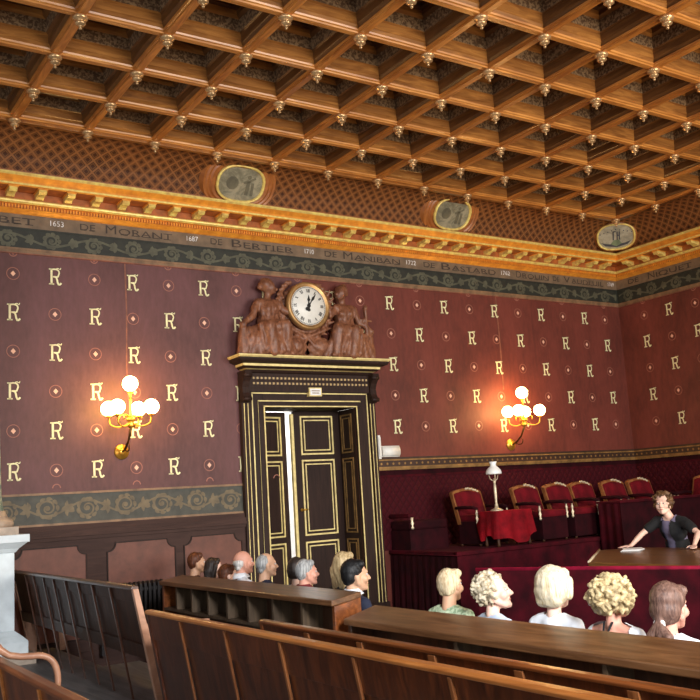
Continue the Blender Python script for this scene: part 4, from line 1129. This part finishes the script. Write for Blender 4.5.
t = thing('bar_table', (5.7, -5.4, 0), 'large brown wooden table with a slanting left end, the woman leans on it', 'table')
P = [(4.80, -4.30), (6.10, -3.27), (6.54, -3.55), (6.64, -7.6), (4.93, -7.6)]
mb = MB(); mb.xy(P, .925, .975); mb.build('table_top', ['bar_top'], t, bevel=.008)
c = (5.75, -5.6); Q = [(c[0] + (x - c[0]) * .9, c[1] + (y - c[1]) * .93) for x, y in P]
mb = MB(); mb.xy(Q, .1, .925); mb.build('panelled_body', ['desk_body'], t)
mb = MB(); Q2 = [(c[0] + (x - c[0]) * .92, c[1] + (y - c[1]) * .95) for x, y in P]; mb.xy(Q2, 0, .1); mb.build('base_board', ['desk_body'], t)
mb = MB(); a = Vector((4.81, -4.30, .978)); b = Vector((6.095, -3.28, .978)); mb.tube([a, b], .012, 6); mb.build('worn_edge', ['gilt_pale'], t)
for nm, lb, p, rz, n_ in (('paper_stack', 'flat stack of white papers on the wooden table beside the woman\'s hand', (6.12, -3.74, .976), .5, 5),):
    mb = MB()
    for k in range(n_):
        R_ = Matrix.Rotation(rz + .06 * k, 3, 'Z'); mb.add([R_ @ Vector((sx * .15, sy * .105, .002 + k * .004 + zz)) + Vector(p) for zz in (0, .003) for sx, sy in ((-1, -1), (1, -1), (1, 1), (-1, 1))], [(3, 2, 1, 0), (4, 5, 6, 7), (0, 1, 5, 4), (1, 2, 6, 5), (2, 3, 7, 6), (3, 0, 4, 7)])
    tag(mb.build(nm, ['paper'], org=p), lb, 'paper')

# ------------------------------------------------------------------ people
V = Vector
def lerp(a, b, t): return a + (b - a) * t
def hand_prims(mb, W, d, n, s, curl=.5, k=1.0):
    """W wrist, d finger direction, n palm normal (towards the palm side), s thumb side"""
    d = d.normalized(); s = (s - d * s.dot(d)).normalized(); n = d.cross(s).normalized() * (1 if d.cross(s).dot(n) > 0 else -1)
    for o in (-.026, -.009, .009, .026):
        mb.capsule(W + s * o * .6 * k, W + d * .075 * k + s * o * k, .013 * k, .0125 * k, 8)
    for o, L in ((.029, .066), (.010, .078), (-.010, .072), (-.028, .055)):
        a = W + d * .08 * k + s * o * k; m = a + (d * math.cos(curl * .5) + n * math.sin(curl * .5)) * L * .52 * k
        b = m + (d * math.cos(curl * 1.5) + n * math.sin(curl * 1.5)) * L * .5 * k
        mb.capsule(a, m, .0098 * k, .009 * k, 8); mb.capsule(m, b, .009 * k, .007 * k, 8)
    a = W + d * .02 * k + s * .022 * k; m = a + (d * .55 + s * .8).normalized() * .045 * k; b = m + (d * .9 + s * .35 + n * .25).normalized() * .036 * k
    mb.capsule(a, m, .0135 * k, .011 * k, 8); mb.capsule(m, b, .011 * k, .008 * k, 8)

def seated(shoulder=.185, slump=.0):
    J = dict(pelvis=V((0, 0, .52)), belly=V((.0, 0, .68)), chest=V((-.01 + slump, 0, .86)), neck0=V((-.025 + slump, 0, 1.005)), head=V((.01 + slump, 0, 1.175)))
    for q, s in (('L', 1), ('R', -1)):
        J['sh' + q] = V((-.02 + slump, s * shoulder, .945)); J['el' + q] = V((.06, s * (shoulder + .03), .69)); J['wr' + q] = V((.27, s * .13, .60)); J['hd' + q] = V((.8, -s * .35, -.25))
        J['hip' + q] = V((.03, s * .09, .50)); J['kn' + q] = V((.43, s * .11, .50)); J['an' + q] = V((.41, s * .11, .09)); J['toe' + q] = V((.60, s * .125, .035))
    return J

def make_person(label, loc, rz, J, look=(0, 0, 0), skin='skin1', scale=1.0, hair=('short', None), top=None, trousers=None, group=None, sleeve=.62, fem=False, seed=1, collar=None, bare_back=False, child=False, voxel=.0095, extra=None, hscale=1.0, bust=1.0):
    rnd = random.Random(seed)
    root = thing('person', loc, label, 'person', group, rz); root.scale = (scale,) * 3
    body = MB(); c = body.capsule
    RH = Matrix.Rotation(look[0], 3, 'Z') @ Matrix.Rotation(look[1], 3, 'Y') @ Matrix.Rotation(look[2], 3, 'X')
    H = J['head']
    hs = (1.18 if child else 1.0) * hscale
    hp = lambda x, y, z: H + RH @ V((x * hs, y * hs, z * hs))
    wS = .86 if fem else 1.0
    # head
    body.ball(hp(-.014, 0, .032), (.098 * hs, .077 * hs, .094 * hs), 0, 20, RH, 12)
    c(hp(.028, 0, -.015), hp(.052, 0, -.082), .066 * hs, .036 * hs); c(hp(-.01, 0, -.02), hp(.03, 0, -.06), .064 * hs, .05 * hs)
    c(hp(.088, 0, .022), hp(.112, 0, -.022), .009 * hs, .0145 * hs); body.ball(hp(.104, .012, -.026), .0095 * hs); body.ball(hp(.104, -.012, -.026), .0095 * hs)
    c(hp(.08, -.036, .034), hp(.08, .036, .034), .013 * hs, .013 * hs)
    for s in (-1, 1):
        body.ball(hp(.058, s * .040, -.022), .033 * hs); body.ball(hp(-.006, s * .079, -.004), (.022 * hs, .010 * hs, .032 * hs), 0, 10, RH)
        c(hp(.0, s * .06, -.045), hp(.055, s * .025, -.09), .024 * hs, .02 * hs)
    body.ball(hp(.084, 0, -.057), (.013 * hs, .024 * hs, .013 * hs), 0, 10, RH); body.ball(hp(.078, 0, -.094), .022 * hs)
    nr = (.045 if fem else .054) * (1 if not child else .8)
    c(hp(-.022, 0, -.07), J['neck0'] + V((0, 0, .005)), nr, nr * 1.08); c(hp(-.035, 0, -.03), J['neck0'] + V((-.015, 0, .0)), nr * .8, nr * .95)
    # trunk: one list used for the body and, inflated, for the clothes
    shd = (J['shL'] - J['shR']); up = (J['neck0'] - J['pelvis']).normalized(); side = shd.normalized()
    Rt = Matrix((up.cross(side) * -1, side, up)).transposed(); Rt = Matrix((side.cross(up), side, up)).transposed()
    def trunk(mb, f):
        mb.ball(J['pelvis'], (.125 * wS + f, .168 * wS + f, .12 + f), 0, 16, Rt); mb.ball(J['belly'], (.108 * wS + f, .142 * wS + f, .15 + f), 0, 16, Rt)
        mb.ball(lerp(J['belly'], J['chest'], .5), (.112 * wS + f, .145 * wS + f, .14 + f), 0, 16, Rt)
        mb.ball(J['chest'], (.115 * wS + f, .162 * wS + f, .15 + f), 0, 16, Rt)
        sl, sr = lerp(J['shL'], J['shR'], .12), lerp(J['shR'], J['shL'], .12)
        mb.capsule(sl, sr, .052 * wS + f, .052 * wS + f)
        for q in 'LR': mb.capsule(lerp(J['sh' + q], J['neck0'], .2), J['neck0'] + V((0, 0, -.005)), .045 * wS + f, .045 * wS + f)
        if fem:
            for s in (-1, 1): mb.ball(J['chest'] + Rt @ V((.062 * bust, s * .062, -.035)), .06 * (.6 + .4 * bust) + f)
    trunk(body, 0)
    for q, sgn in (('L', 1), ('R', -1)):
        c(J['sh' + q], lerp(J['sh' + q], J['el' + q], .45), .052 * wS, .046 * wS); c(lerp(J['sh' + q], J['el' + q], .45), J['el' + q], .046 * wS, .037 * wS)
        m = lerp(J['el' + q], J['wr' + q], .35); c(J['el' + q], m, .037 * wS, .037 * wS); c(m, J['wr' + q], .037 * wS, .025 * wS)
        pn = J.get('pn' + q, V((0, 0, -1))); ts = J.get('ts' + q, V((0, -sgn, .3)))
        hand_prims(body, J['wr' + q], J['hd' + q], pn, ts, J.get('cu' + q, .45))
        c(J['hip' + q], J['kn' + q], .086 * wS, .06 * wS); k2 = lerp(J['kn' + q], J['an' + q], .35); c(J['kn' + q], k2, .058 * wS, .056 * wS); c(k2, J['an' + q], .056 * wS, .036)
        c(J['an' + q] + V((-.03, 0, -.05)), J['toe' + q], .04, .032); c(J['an' + q], J['an' + q] + V((0, 0, -.05)), .038, .04)
    me = remesh(body, voxel, 3)
    place_mesh('body', me, [skin], root)
    # eyes
    for s in (-1, 1):
        mb = MB(); mb.ball(hp(.080, s * .032, .010), .0125 * hs, 0, 10); eo = mb.build('eye', ['eye'], root, local=True)
        mb = MB(); mb.ball(hp(.0905, s * .032, .010), .0055 * hs, 0, 8); mb.build('iris', ['iris'], eo, local=True)
    mb = MB(); mb.ball(hp(.0925, 0, -.058), (.005 * hs, .018 * hs, .007 * hs), 0, 10, RH); mb.build('lips', ['lip'], root, local=True)
    # clothes
    if top:
        cl = MB(); trunk(cl, .012)
        for q in 'LR':
            if sleeve > 0:
                a = J['sh' + q]; b = lerp(a, J['el' + q], min(1, sleeve)); cl.capsule(a, b, .064 * wS, .058 * wS)
                if sleeve > 1: cl.capsule(J['el' + q], lerp(J['el' + q], J['wr' + q], min(.95, sleeve - 1)), .053 * wS, .042 * wS)
        cm = remesh(cl, .012, 3, .012, 9, (1, 1, .6))
        bm = bmesh.new(); bm.from_mesh(cm)                     # cut the neckline
        cut = [f for f in bm.faces if (f.calc_center_median() - (J['neck0'] + up * .055 + Rt @ V((.02, 0, 0)))).length < (.088 if not bare_back else .10)]
        if bare_back: cut += [f for f in bm.faces if f.calc_center_median().z > J['chest'].z - .02 and (f.calc_center_median() - J['neck0']).dot(Rt @ V((1, 0, 0))) < .0 and abs((f.calc_center_median() - J['neck0']).dot(side)) < .15]
        bmesh.ops.delete(bm, geom=list(set(cut)), context='FACES'); bm.to_mesh(cm); bm.free()
        place_mesh('top', cm, [top], root)
    if collar:
        mb = MB(); n0 = J['neck0'] + up * .04
        L0 = []; L1 = []; L2 = []
        for k in range(17):
            a = 2 * PI * k / 16; dd = Rt @ V((math.cos(a), math.sin(a) * .95, 0))
            L0.append(n0 + dd * .060 + up * (.028 if math.cos(a) < .5 else .01)); L1.append(n0 + dd * .074 + up * .03 * (1 if math.cos(a) < .5 else .3)); L2.append(n0 + dd * .098 - up * .022)
        mb.loft([L0, L1, L2], 0, True, False, False); mb.build('collar', [collar], root, local=True)
    if trousers:
        cl = MB(); cl.ball(J['pelvis'], (.138 * wS, .182 * wS, .12), 0, 16, Rt)
        for q in 'LR': cl.capsule(J['hip' + q], J['kn' + q], .1 * wS, .074 * wS); cl.capsule(J['kn' + q], lerp(J['kn' + q], J['an' + q], .9), .072 * wS, .056)
        place_mesh('trousers', remesh(cl, .014, 3), [trousers], root)
        sh = MB()
        for q in 'LR': sh.capsule(J['an' + q] + V((-.035, 0, -.045)), J['toe' + q], .047, .038)
        place_mesh('shoes', remesh(sh, .01, 2), ['black'], root)
    # hair
    st, hm = hair
    if st:
        h = MB()
        def b_(x, y, z, r): h.ball(hp(x, y, z), tuple(k * hs for k in r) if isinstance(r, tuple) else r * hs, 0, 14, RH)
        amp, sc, vx, stv = .006, 26, .009, (1, 1, .35)
        if st in ('short', 'crop', 'tail', 'bob', 'long'):
            b_(-.028, 0, .044, (.098, .087, .096)); b_(-.05, 0, .008, (.068, .082, .078))
            h.capsule(hp(.03, -.05, .095), hp(.03, .05, .095), .034 * hs, .034 * hs)
        if st == 'short':
            for s in (-1, 1): h.capsule(hp(-.005, s * .074, .05), hp(-.01, s * .074, .018), .018 * hs, .014 * hs)
            h.capsule(hp(-.07, -.03, -.04), hp(-.07, .03, -.04), .028 * hs, .028 * hs)
        if st == 'bob':
            b_(-.032, 0, .045, (.114, .108, .108)); b_(-.046, 0, .0, (.10, .112, .098))
            for s in (-1, 1): h.capsule(hp(.015, s * .082, .05), hp(.0, s * .084, -.035), .032 * hs, .028 * hs)
            h.capsule(hp(-.075, -.04, -.05), hp(-.075, .04, -.05), .05 * hs, .05 * hs)
        if st == 'long':
            b_(-.05, 0, -.02, (.08, .098, .12))
            for s in (-1, 1): h.capsule(hp(.015, s * .082, .05), hp(-.01, s * .092, -.14), .028 * hs, .034 * hs)
            for o in (-.06, -.02, .02, .06): h.capsule(hp(-.08, o, -.03), hp(-.07, o * 1.2, -.19), .045 * hs, .03 * hs)
        if st == 'tail':
            b_(-.035, 0, .045, (.108, .095, .102)); b_(-.055, 0, -.01, (.085, .09, .09))
            h.capsule(hp(-.10, 0, -.05), hp(-.125, .0, -.095), .032 * hs, .02 * hs)
            for o in (-.03, 0, .035): h.capsule(hp(-.125, o * .2, -.10), hp(-.135, o * 1.6 - .02, -.155), .024 * hs, .03 * hs)
        if st in ('curly', 'bigcurly'):
            R_ = (.112, .106, .112) if st == 'curly' else (.128, .132, .122)
            zc = .035 if st == 'curly' else .012
            b_(-.04, 0, zc, tuple(k * .9 for k in R_))
            for k in range(150 if st == 'curly' else 210):
                zz = rnd.uniform(-.85, 1); a = rnd.uniform(0, 2 * PI); rr = math.sqrt(max(0, 1 - zz * zz))
                x, y, z = -.04 + R_[0] * rr * math.cos(a), R_[1] * rr * math.sin(a), zc + R_[2] * zz
                if x > .045 and z < .085: continue
                q0 = V((x, y, z)); t_ = V((rnd.uniform(-1, 1), rnd.uniform(-1, 1), rnd.uniform(-1, 1))) * .018
                h.capsule(hp(*q0), hp(*(q0 + t_)), rnd.uniform(.011, .019) * hs, rnd.uniform(.009, .016) * hs, 8)
            amp, vx, sc, stv = .004, .0065, 40, (1, 1, 1)
        if st == 'bald':
            b_(-.04, 0, .002, (.082, .084, .055)); h.capsule(hp(-.07, -.035, -.05), hp(-.07, .035, -.05), .03 * hs, .03 * hs)
        if st == 'thin':
            b_(-.034, 0, .030, (.092, .084, .092)); h.capsule(hp(-.07, -.03, -.05), hp(-.07, .03, -.05), .03 * hs, .03 * hs)
        place_mesh('hair', remesh(h, vx, 1 if 'curly' in st else 3, amp, sc, stv), [hm], root)
        if st == 'tail':
            mb = MB(); cc = hp(-.118, 0, -.092); L = []
            for k in range(18):
                a = 2 * PI * k / 17; L.append(cc + RH @ V((0, .026 * math.cos(a), .022 * math.sin(a))) * hs)
            mb.tube(L, [.012 + .002 * (k % 2) for k in range(18)], 8); mb.build('hair_tie', ['paper'], root, local=True)
    if extra: extra(root, J, Rt, up)
    return root

M['h_blondgrey'] = hair_mat('short blond grey hair', (168, 138, 98), (232, 216, 180))
M['h_whiteblond'] = hair_mat('white blonde hair', (192, 168, 122), (238, 228, 202))
M['h_cream'] = hair_mat('cream curls', (146, 126, 92), (228, 216, 190), (14, 14, 14))
M['h_blondcurl'] = hair_mat('blond curls', (104, 82, 50), (230, 206, 156), (16, 16, 16))
M['h_brown'] = hair_mat('brown hair', (66, 44, 38), (130, 98, 84))
M['h_auburn'] = hair_mat('auburn hair', (58, 30, 18), (112, 62, 36))
M['h_dark'] = hair_mat('dark hair', (26, 20, 18), (60, 48, 42))
M['h_black'] = hair_mat('black hair', (8, 8, 9), (26, 25, 26))
M['h_grey'] = hair_mat('grey hair', (104, 104, 104), (186, 186, 184))
M['h_white'] = hair_mat('white hair', (176, 172, 168), (232, 228, 222))
M['h_darkblond'] = hair_mat('dark blonde hair', (122, 98, 62), (204, 180, 136))
M['c_sage'] = floral('sage print blouse', (140, 162, 128), (196, 212, 178), 30)
M['c_white'] = plain('white cotton', (236, 240, 246), .85, 0, .03)
M['c_paleblue'] = plain('pale blue cotton', (206, 220, 240), .85, 0, .05)
M['c_navy'] = plain('navy cloth', (28, 34, 56), .85)
M['c_black'] = plain('black knit', (20, 20, 22), .9)
M['c_brown'] = plain('brown cloth', (72, 42, 28), .9)
M['c_dark'] = plain('charcoal cloth', (38, 38, 44), .9)
M['c_lilac'] = plain('grey lilac cotton', (120, 112, 138), .85, 0, .06)
M['c_red'] = plain('dark red cloth', (110, 30, 36), .85)
M['c_jeans'] = plain('blue denim', (48, 60, 86), .9)

GA = 'five spectators in front of the slab desk'
GB = 'spectators along the pigeonhole desk'
SC = .93
def jhand():
    J = seated(.17)
    J['elL'] = V((.17, .17, .74)); J['wrL'] = V((.105, .115, .985)); J['hdL'] = V((.02, -.35, .9)); J['pnL'] = V((-1, -.3, .2)); J['tsL'] = V((-.3, -.9, 0)); J['cuL'] = 1.3
    return J
def straps(root, J, Rt, up):
    mb = MB()
    for s in (-1, 1):
        b = J['neck0']; mb.tube([b + Rt @ V((-.05, s * .035, .03)), b + Rt @ V((-.095, s * .015, -.04)), b + Rt @ V((-.13, 0, -.14)), b + Rt @ V((-.128, 0, -.2))], .007, 6)
    mb.build('halter_strap', ['c_black'], root, local=True)
    mb = MB(); rnd = random.Random(4)
    for s in (-1, 1):
        for k in range(9):
            p = J['sh' + ('L' if s > 0 else 'R')] + Rt @ V((rnd.uniform(-.06, .05), s * rnd.uniform(-.02, .05), rnd.uniform(-.10, -.02))); mb.ball(p, (.035, .03, .02), 0, 8, None, 5)
    mb.build('ruffle', ['c_white'], root, local=True)
def bagstrap(root, J, Rt, up):
    mb = MB(); b = J['neck0']
    mb.tube([b + Rt @ V((.09, .13, -.12)), b + Rt @ V((.02, .14, -.015)), b + Rt @ V((-.07, .10, -.07)), b + Rt @ V((-.125, .0, -.16)), b + Rt @ V((-.135, -.12, -.3))], .014, 6); mb.build('shoulder_strap', ['c_black'], root, local=True)

make_person('spectator with short blond-grey hair and sage print top, leftmost of the five near heads', (2.15, -5.42, 0), .15, seated(.18), (.12, 0, 0), 'skin3', SC * .975, ('short', M['h_blondgrey']), 'c_sage', 'c_jeans', GA, .6, False, 3, hscale=1.05)
make_person('spectator with cream curly hair and pale blue shirt, head turned in profile to the right', (2.15, -5.90, 0), -.15, seated(.175), (-.75, -.15, 0), 'skin1', SC * .955, ('curly', M['h_cream']), 'c_paleblue', 'c_navy', GA, .8, True, 5, hscale=1.12)
make_person('spectator with smooth white-blonde bob and white sleeveless top, hand raised to the chin', (2.15, -6.48, 0), .1, jhand(), (.15, 0, 0), 'skin1', SC * 1.0, ('bob', M['h_whiteblond']), 'c_white', 'c_navy', GA, .22, True, 7, hscale=1.12)
make_person('spectator with big blond curls and bare back with a thin black strap', (2.15, -6.965, 0), 0, seated(.175), (.05, .1, 0), 'skin2', SC * .98, ('bigcurly', M['h_blondcurl']), 'c_white', 'c_jeans', GA, .2, True, 9, bare_back=True, extra=straps, hscale=1.08)
make_person('spectator with brown hair in a low ponytail and white hair tie, rightmost of the five', (2.15, -7.36, 0), 0, seated(.17), (.08, .12, 0), 'skin2', SC * .95, ('tail', M['h_brown']), 'c_white', 'c_jeans', GA, .3, True, 11, hscale=1.12)
VX = .011
make_person('spectator with auburn hair and brown jacket, sitting closest to the wainscot', (2.2, -.70, 0), 0, seated(.17), (-.25, 0, 0), 'skin3', .94, ('short', M['h_auburn']), 'c_brown', 'c_dark', GB, 1.9, False, 13, voxel=VX)
make_person('spectator with dark shoulder-length hair, second from the wainscot', (2.2, -1.17, 0), 0, seated(.16), (-.45, .1, .1), 'skin1', .90, ('long', M['h_dark']), 'c_dark', 'c_dark', GB, 1.9, True, 15, voxel=VX)
make_person('small child with light brown hair barely showing over the desk', (2.2, -1.55, 0), 0, seated(.13), (-.3, 0, 0), 'skin1', .84, ('crop', M['h_auburn']), 'c_red', 'c_jeans', GB, 1.2, True, 17, child=True, voxel=VX)
make_person('balding white-haired spectator in a white shirt with a dark shoulder strap', (2.2, -1.92, 0), -.1, seated(.185), (-.1, 0, 0), 'skin2', .97, ('bald', M['h_white']), 'c_white', 'c_dark', GB, .8, False, 19, 'c_white', voxel=VX, extra=bagstrap)
make_person('spectator with thin grey hair and navy jacket in front of the door frame', (2.2, -2.44, 0), -.1, seated(.185), (-.15, 0, 0), 'skin3', .96, ('thin', M['h_grey']), 'c_navy', 'c_dark', GB, 1.9, False, 21, voxel=VX)
make_person('spectator with dark grey hair half hidden behind the grey-haired man', (2.36, -2.80, 0), 0, seated(.165), (.2, 0, 0), 'skin1', .92, ('bob', M['h_dark']), 'c_white', 'c_dark', GB, 1.2, True, 23, voxel=VX, hscale=.92)
make_person('grey-haired spectator in a charcoal jacket with dark red collar', (2.12, -3.38, 0), -.1, seated(.185), (-.2, 0, 0), 'skin2', .93, ('short', M['h_grey']), 'c_dark', 'c_dark', GB, 1.9, False, 25, 'c_red', voxel=VX)
make_person('spectator with long dark-blonde hair, behind the black-haired one', (2.38, -3.62, 0), 0, seated(.165), (.1, 0, 0), 'skin1', .97, ('long', M['h_darkblond']), 'c_dark', 'c_dark', GB, 1.2, True, 27, voxel=VX)
make_person('black-haired spectator in navy jacket with white collar at the desk end', (2.05, -4.30, 0), -.1, seated(.19), (-.2, 0, 0), 'skin3', .94, ('short', M['h_black']), 'c_navy', 'c_dark', GB, 1.9, False, 29, 'c_white', voxel=VX, hscale=1.12)
# woman standing and leaning on the big table, facing the public
def woman():
    o = V((6.88, -3.80, 0)); R_ = Matrix.Rotation(-PI, 3, 'Z')
    L = lambda x, y, z: R_ @ (V((x, y, z)) - o)
    J = dict(pelvis=L(6.88, -3.80, .88), belly=L(6.83, -3.80, 1.0), chest=L(6.755, -3.82, 1.17), neck0=L(6.70, -3.83, 1.305), head=L(6.645, -3.80, 1.455))
    W = {'R': dict(sh=L(6.70, -3.665, 1.265), el=L(6.52, -3.56, 1.13), wr=L(6.36, -3.52, 1.008)), 'L': dict(sh=L(6.72, -4.0, 1.25), el=L(6.66, -4.22, 1.13), wr=L(6.43, -4.32, 1.008))}
    for q in 'RL':
        for k, v in W[q].items(): J[k + q] = v
        s = 1 if q == 'L' else -1
        J['hip' + q] = L(6.88, -3.80 - s * .085, .86); J['kn' + q] = L(6.86, -3.80 - s * .09, .47); J['an' + q] = L(6.90, -3.80 - s * .09, .09); J['toe' + q] = L(6.72, -3.80 - s * .11, .035)
        J['pn' + q] = V((0, 0, -1)); J['cu' + q] = .12
    J['hdR'] = R_ @ V((-.8, .45, -.05)); J['hdL'] = R_ @ V((-.75, -.5, -.05)); J['tsR'] = R_ @ V((-.5, -.8, 0)); J['tsL'] = R_ @ V((-.4, .9, 0))
    def cardigan(root, J, Rt, up):
        cl = MB()
        cl.ball(J['chest'], (.148, .162, .165), 0, 16, Rt); cl.ball(J['belly'], (.128, .145, .15), 0, 16, Rt); cl.ball(J['pelvis'], (.13, .165, .12), 0, 16, Rt)
        for q in 'LR': cl.capsule(J['sh' + q], lerp(J['sh' + q], J['el' + q], .62), .064, .056); cl.capsule(lerp(J['sh' + q], J['neck0'], .2), lerp(J['sh' + q], J['neck0'], .7), .056, .05)
        cl.capsule(J['shL'], J['shR'], .058, .058)
        cm = remesh(cl, .011, 3, .012, 12); bm = bmesh.new(); bm.from_mesh(cm); f0 = Rt @ V((1, 0, 0)); sd = Rt @ V((0, 1, 0))
        cut = [f for f in bm.faces if (f.calc_center_median() - J['chest']).dot(f0) > .02 and -.06 < (f.calc_center_median() - J['chest']).dot(sd) < .045]
        cut += [f for f in bm.faces if (f.calc_center_median() - (J['neck0'] + up * .05)).length < .085]
        bmesh.ops.delete(bm, geom=list(set(cut)), context='FACES'); bm.to_mesh(cm); bm.free(); place_mesh('cardigan', cm, ['c_black'], root)
    make_person('woman with brown wavy hair and black cardigan, leaning both hands on the table', tuple(o), -PI, J, (.42, -.02, .08), 'skin1', 1.0, ('curly', M['h_wbrown']), 'c_lilac', 'c_dark', None, 0, True, 31, voxel=.008, extra=cardigan, hscale=.98, bust=.45)
M['h_wbrown'] = hair_mat('wavy brown hair', (52, 34, 22), (122, 88, 56), (14, 14, 14))
woman()

# ------------------------------------------------------------------ light and camera
w = bpy.data.worlds.new('World'); scene.world = w; w.use_nodes = True
bg = w.node_tree.nodes['Background']; bg.inputs[0].default_value = (.86, .93, 1, 1); bg.inputs[1].default_value = .36
def area(name, loc, to, size, size_y, power, col):
    l = bpy.data.lights.new(name, 'AREA'); l.shape = 'RECTANGLE'; l.size = size; l.size_y = size_y; l.energy = power; l.color = col
    o = bpy.data.objects.new(name, l); COL.objects.link(o); o.location = loc
    o.rotation_euler = (Vector(to) - Vector(loc)).to_track_quat('-Z', 'Y').to_euler(); return o
area('window_and_fill_light', (-5.6, -8.5, 2.6), (2.0, -1.5, 1.4), 3.0, 3.0, 170, (.93, .96, 1))
area('window_and_fill_light', (6.5, -15.5, 3.0), (4.5, -2, 3.6), 6.5, 4.0, 1000, (1, .95, .88))
area('ceiling_fill', (6.2, -9.2, 1.7), (6.0, -4.0, 6.1), 3.5, 2.0, 120, (1, .80, .55))  # added warm fill aimed up at the ceiling; no such lamp hangs in the room
ls = area('window_and_fill_light', (-.5, -13.6, 4.2), (2.6, -6.0, .9), 1.6, 1.6, 215, (.97, .98, 1)); ls.data.spread = math.radians(75)  # added narrow fill, not a window, to brighten the near heads and desks
area('corridor_daylight', (4.4, 1.7, 3.4), (4.3, 1.7, 0), 1.6, .9, 170, (.95, .97, 1))

cd = bpy.data.cameras.new('camera'); cam = bpy.data.objects.new('camera', cd); COL.objects.link(cam); scene.camera = cam
F, YAW, PITCH, ROLL = 915.56, .582469, .159358, -.0610648
cd.sensor_fit = 'HORIZONTAL'; cd.sensor_width = 36; cd.lens = F / 700 * 36; cd.clip_end = 100
fw = V((math.sin(YAW) * math.cos(PITCH), math.cos(YAW) * math.cos(PITCH), math.sin(PITCH))); rt = V((math.cos(YAW), -math.sin(YAW), 0)); up = rt.cross(fw)
r2 = rt * math.cos(ROLL) + up * math.sin(ROLL); u2 = -rt * math.sin(ROLL) + up * math.cos(ROLL)
cam.matrix_world = Matrix(((r2.x, u2.x, -fw.x, -2.164796), (r2.y, u2.y, -fw.y, -10.836933), (r2.z, u2.z, -fw.z, 1.75), (0, 0, 0, 1)))
scene.view_settings.view_transform = 'Standard'; scene.view_settings.look = 'None'
scene.view_settings.exposure = 0.0
scene.cycles.use_denoising = True
scene.cycles.max_bounces = 8; scene.cycles.diffuse_bounces = 4; scene.cycles.sample_clamp_indirect = 6
